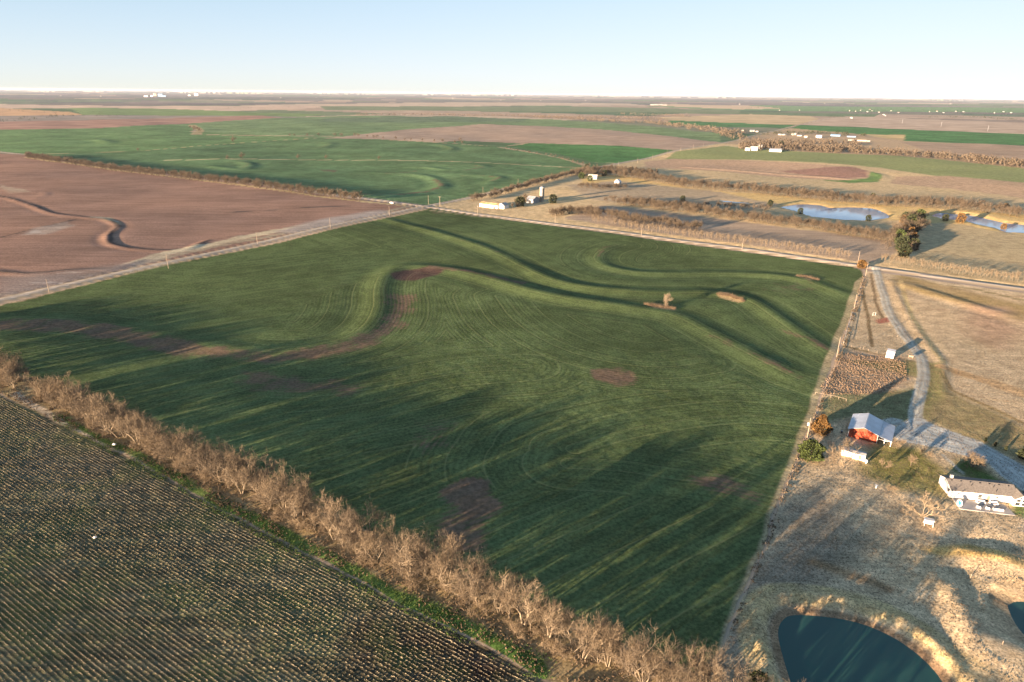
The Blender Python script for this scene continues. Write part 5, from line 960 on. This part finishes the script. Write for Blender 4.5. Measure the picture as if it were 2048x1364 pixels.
lines['b'] = [lc]+[pole(px, py, H_, r2a, lb, False, cn) for px, py, H_, cn, lb in ((955, 427, 9.6, True, 'utility pole with transformer in front of the long white shed'), (1110, 447, 9.2, False, 'utility pole at the near end of the planted tree row'), (1283, 470, 9.0, False, 'utility pole beside the cross road above the horseshoe bank'), (1484, 500, 9.0, False, 'utility pole beside the cross road midway along the tree row'), (1715, 528, 9.4, False, 'utility pole behind the brown cedar at the driveway'))]
lines['c'] = [lines['b'][-1]]+[pole(px, py, H_, r1a, lb, False, cn) for px, py, H_, cn, lb in ((1731, 552, 9.6, False, 'leaning pale utility pole at the upper right corner of the wheat'), (1708, 618, 9.0, False, 'utility pole on the wheat edge above the white rail fence'), (1673, 715, 10.4, False, 'tall pale utility pole on the wheat edge left of the shelter'), (1614, 877, 8.2, True, 'utility pole with white transformer between the cedars'))]
for k, ps in lines.items():
    bm = bmesh.new()
    for a, b in zip(ps[:-1], ps[1:]):
        pts = [a.lerp(b, i/8)-Vector((0, 0, 1.2*4*(i/8)*(1-i/8))) for i in range(9)]
        for u_, v_2 in zip(pts[:-1], pts[1:]): bar(bm, u_, v_2, 0.018, 3)
    o = bm_obj('power_line', bm, M_WIRE); tag(o, {'a': 'thin power line strung along the left road and on beyond the crossing', 'b': 'thin power line strung along the cross road to the driveway', 'c': 'thin power line running down the right edge of the wheat'}[k], 'power line')
for px, py, lb in ((1804, 247, 'left of the three dark transmission poles far off right'), (1882, 253, 'middle one of the three dark transmission poles far off right'), (1975, 262, 'right of the three dark transmission poles far off right')):
    l = at(px, py); t = tag(empty('transmission_pole', l, 0.5), lb, 'transmission pole'); bm = bmesh.new(); bar(bm, (0,0,0), (0,0,20), 0.5, 6, 0.35); bm_obj('pole', bm, M_TIND, t); bm = bmesh.new(); bx(bm, -4, 4, -0.2, 0.2, 17, 17.5); bm_obj('crossarm', bm, M_TIND, t)
# --- fences
def fence(px, step, H_, label, rail=None, m=M_WOODP, r=0.07, name='wire_fence'):
    p = PL(px); seg = np.hypot(*(p[1:]-p[:-1]).T); cum = np.r_[0, np.cumsum(seg)]; n = int(cum[-1]/step); pts = []
    for i in range(n+1):
        s = min(i*step, cum[-1]-1e-3); k = int(np.searchsorted(cum, s, 'right')-1); a = p[k]+(p[k+1]-p[k])*(s-cum[k])/seg[k]; pts.append(Vector((a[0], a[1], hz(a[0], a[1]))))
    t = tag(empty(name, pts[0]), label, 'fence'); bm = bmesh.new(); bar(bm, (0,0,-0.3), (0,0,H_), r, 5); pm = bpy.data.meshes.new('post'); bm.to_mesh(pm); bm.free(); pm.materials.append(m)
    for q in pts: o = link('post', pm, t); o.location = q-pts[0]; o.rotation_euler = (rp.uniform(-0.05, 0.05), rp.uniform(-0.05, 0.05), rp.uniform(0, 3))
    for hh_, rr in (rail or ((0.4, 0.012), (0.75, 0.012), (1.1, 0.012))):
        bm = bmesh.new()
        for a, b in zip(pts[:-1], pts[1:]): bar(bm, a-pts[0]+Vector((0, 0, hh_)), b-pts[0]+Vector((0, 0, hh_)), rr, 4)
        bm_obj('wire' if rr < 0.03 else 'rail', bm, M_WIRE if rr < 0.03 else m, t)
fence([(1727,556),(1712,602)], 4.0, 1.2, 'post and wire fence at the upper end of the wheat edge'); fence([(1674,722),(1624,846),(1562,1004),(1506,1160),(1468,1262)], 4.5, 1.2, 'long post and wire fence down the right edge of the wheat')
fence([(1705,622),(1697,648),(1687,686)], 3.0, 1.2, 'pale rail fence on the left side of the paddock', ((1.15, 0.09), (0.6, 0.05)), M_OFFW, 0.09, 'rail_fence'); fence([(1687,687),(1728,697),(1768,707)], 4.0, 1.1, 'wire fence from the rail fence to the white shelter', None, M_WOODP)
fence([(1630,790),(1672,798),(1700,806)], 3.0, 1.1, 'short pale rail fence above the rust tinged cedar', ((1.0, 0.06),), M_WOODP, 0.08, 'rail_fence')
# --- farmstead with silo
def fb(px, py, L, D, wh, rh, rot, mw, mr, label, name='farm_building', cat_='building', z=0, op=(), over=0.3, grp=None):
    l = at(px, py); return building(name, label, cat_, l, math.radians(rot), L, D, wh, rh, mw, mr, op, over, grp, base=1.0)
fb(959, 413, 25, 8, 3.4, 1.8, -35, M_WHITE, M_YROOF, 'long low white shed with rusty yellow roof near the crossing', 'long_shed', 'shed', op=[('S', 3+i*4.2, 1.2, 1.4, 1.1, 'window') for i in range(4)]+[('S', 19.5, 0, 2.2, 2.4, 'doorway')])
fb(1008, 418, 9, 8, 3.6, 2.4, 55, M_WHITE, M_OFFW, 'white gabled farmhouse right of the long shed', 'farmhouse', 'house', op=[('W', 2, 1.2, 1.2, 1.2, 'window'), ('W', 5, 1.2, 1.2, 1.2, 'window')])
fb(1053, 406, 10, 9, 5.0, 3.0, -35, M_TIND, M_TIND, 'grey metal barn in the shade left of the silo', 'metal_barn', 'barn', op=[('S', 3, 0, 4, 3.6, 'doorway')])
l = at(1083.5, 403); t = tag(empty('silo', l), 'tall pale concrete silo with low cap beyond the crossing', 'silo')
bm = bmesh.new(); bar(bm, (0,0,-1), (0,0,16.2), 2.7, 28); bm_obj('shell', bm, M_CONC2, t)
bm = bmesh.new(); bar(bm, (0,0,16.2), (0,0,16.7), 2.95, 28); bar(bm, (0,0,16.7), (0,0,17.6), 2.6, 28, 0.6); bm_obj('cap', bm, M_TIND, t)
for z in range(1, 16, 2): link('hoop', fast_mesh('hoop', *torus(2.72, 0.06, 28, 4, 0, float(z)), None, True, [M_CONC2]), t)
bm = bmesh.new(); bx(bm, -0.4, 0.4, -3.3, -2.6, 0, 15.5); bm_obj('chute', bm, M_TIND, t)
l = at(1075, 404); t = tag(empty('grain_bin', l), 'short grey grain bin at the foot of the silo', 'grain bin'); bm = bmesh.new(); bar(bm, (0,0,-0.5), (0,0,4.5), 2.4, 20); bm_obj('shell', bm, M_TIND, t); bm = bmesh.new(); bar(bm, (0,0,4.5), (0,0,6.0), 2.6, 20, 0.3); bm_obj('roof', bm, M_TIND, t)
fb(1176, 358, 13, 9, 3.6, 2.6, -15, M_TIND, M_OFFW, 'farmhouse with pale roof sunk among the evergreens', 'farmhouse', 'house', op=[('S', 2, 1.2, 1.3, 1.2, 'window'), ('S', 9, 1.2, 1.3, 1.2, 'window')])
fb(1238, 370, 8, 7, 4.0, 3.0, 60, M_OFFW, M_TIN, 'small gabled metal shed at the wood edge right of the evergreens', 'metal_shed', 'shed', op=[('W', 2.4, 0, 2.2, 2.6, 'doorway')])
# far white farm and grey barn on the hay field
fb(1500, 301, 16, 10, 5, 4, -30, M_OFFW, M_OFFW, 'large white farmhouse at the end of the lane over the hay field', 'farmhouse', 'house'); fb(1490, 301, 10, 8, 4, 2, -30, M_WHITE, M_WHITE, 'small white outbuilding left of the large white farmhouse', 'outbuilding', 'shed'); fb(1514, 298, 11, 8, 6, 4, -30, M_OFFW, M_OFFW, 'tall white gabled barn right behind the large white farmhouse', 'white_barn', 'barn')
fb(1538, 303, 26, 11, 4.5, 2.5, -30, M_TIND, M_TIND, 'long grey metal barn right of the white farm', 'metal_barn', 'barn')
TOWN = [(1499,263,30,18,6,5,-30,M_OLD,M_TIND,'grey house at the left end of the far hamlet'), (1511,264,16,12,5,3,-30,M_OFFW,M_OLD,'small white house beside the grey one at the hamlet'), (1483,262,12,9,5,3,-30,M_OFFW,M_OFFW,'lone white shed left of the far hamlet'), (1556,270,44,18,6,3,-30,M_OLD,M_TIND,'long pale barn amid the far hamlet'), (1583,270,24,16,9,4,-30,M_OFFW,M_OFFW,'tall white barn at the centre of the far hamlet'), (1594,272,24,12,5,2,-30,M_OFFW,M_OLD,'white shed right of the tall white barn'), (1608,275,16,12,7,3,-30,M_OFFW,M_CREAM,'white gabled shed before the dark hamlet trees'), (1632,275,28,22,12,3,-30,M_TIN,M_TIN,'big silver grain building right of the hamlet trees'), (1661,272,50,24,7,3,-30,M_BLUEW,M_BLUEW,'broad metal building coloured reflected sky blue right of the silver one'), (1694,274,44,20,5,2,-30,M_BLUEW,M_TIN,'second metal building coloured reflected sky blue at the hamlet'), (1696,281,26,10,4,2,-30,M_OLD,M_OLD,'low grey shed below the second blue building'), (1714,282,44,12,5,2,-30,M_OFFW,M_CREAM,'long cream shed at the right end of the hamlet'), (1734,283,14,10,4,2,-30,M_OLD,M_OLD,'small pale shed beyond the long cream one')]  # blue of the two metal buildings is reflected sky painted as surface colour
for px, py, L, D, wh, rh, ro, mw, mr, lb in TOWN: fb(px, py, L*0.55, D*0.55, wh*0.5, rh*0.55, ro, mw, mr, lb, 'farm_building', 'building')
# far village, repeated small houses
vill = [(1700,222),(1712,223),(1722,221),(1733,224),(1745,222),(1756,225),(1738,219),(1765,230),(1772,232),(1783,222),(1795,225),(1860,224),(1872,223),(1885,226),(1910,223),(1925,224),(1990,226),(2005,224),(2020,226),(1600,221),(1560,221),(1700,236),(1705,237)]
for i, (px, py) in enumerate(vill): fb(px, py, 13, 8, 3.5, 2, -30+rp.choice((0, 90)), M_OLD, rp.choice((M_OFFW, M_TIND, M_REDR)), 'small pale house in the far village at the upper right', 'village_house', 'house', grp='houses of the far village')
for i, (px, py, L) in enumerate(((1301,210,60),(1309,210,70),(1319,210,60),(1327,210.5,60))): fb(px, py, L*0.7, 20, 5, 2, -5, M_OFFW, M_OLD, 'one of four long white poultry sheds far beyond the woods', 'long_shed', 'shed', grp='row of far white sheds')
ELEV = [(288,193.5,60,30,18,4,M_WHITE,'low white store at the left end of the far mill'), (301,193.5,40,30,24,4,M_WHITE,'white store beside the far grain elevator'), (307,192.5,26,24,56,4,M_CREAM,'left cream tower of the far grain elevator'), (311,192.5,26,24,50,4,M_CREAM,'right cream tower of the far grain elevator'), (316,193,90,40,46,6,M_BLUEW,'tall blue mill building on the horizon'), (322,193.6,90,30,20,4,M_BLUEW,'low blue wing of the horizon mill'), (376,192.5,50,30,18,4,M_WHITE,'low white store left of the big white horizon block'), (389,192.5,76,40,46,4,M_WHITE,'big white block on the left horizon')]
for px, py, L, D, wh, rh, m_, lb in ELEV: fb(px, py, L, D, wh, rh, 0, m_, m_, lb, 'grain_elevator' if wh > 30 else 'storehouse', 'building', over=1)
hzn = [(120,192),(150,193),(200,193),(236,193),(440,190),(480,193),(560,196),(610,197),(632,195),(700,193),(735,196),(760,197),(905,197),(960,200),(1000,201),(1045,200),(1080,202),(1130,198),(1170,201),(1220,200),(1400,204),(1430,208),(1480,209),(1540,207),(1650,207),(1760,208),(1900,208)]
for i, (px, py) in enumerate(hzn[::2]): fb(px, py, 20, 12, 5, 3, rp.choice((-30, 60, 0)), rp.choice((M_OLD, M_OFFW)), M_OLD, 'tiny white farm building speckled along the horizon', 'distant_farmhouse', 'house', grp='white specks of farms near the horizon')
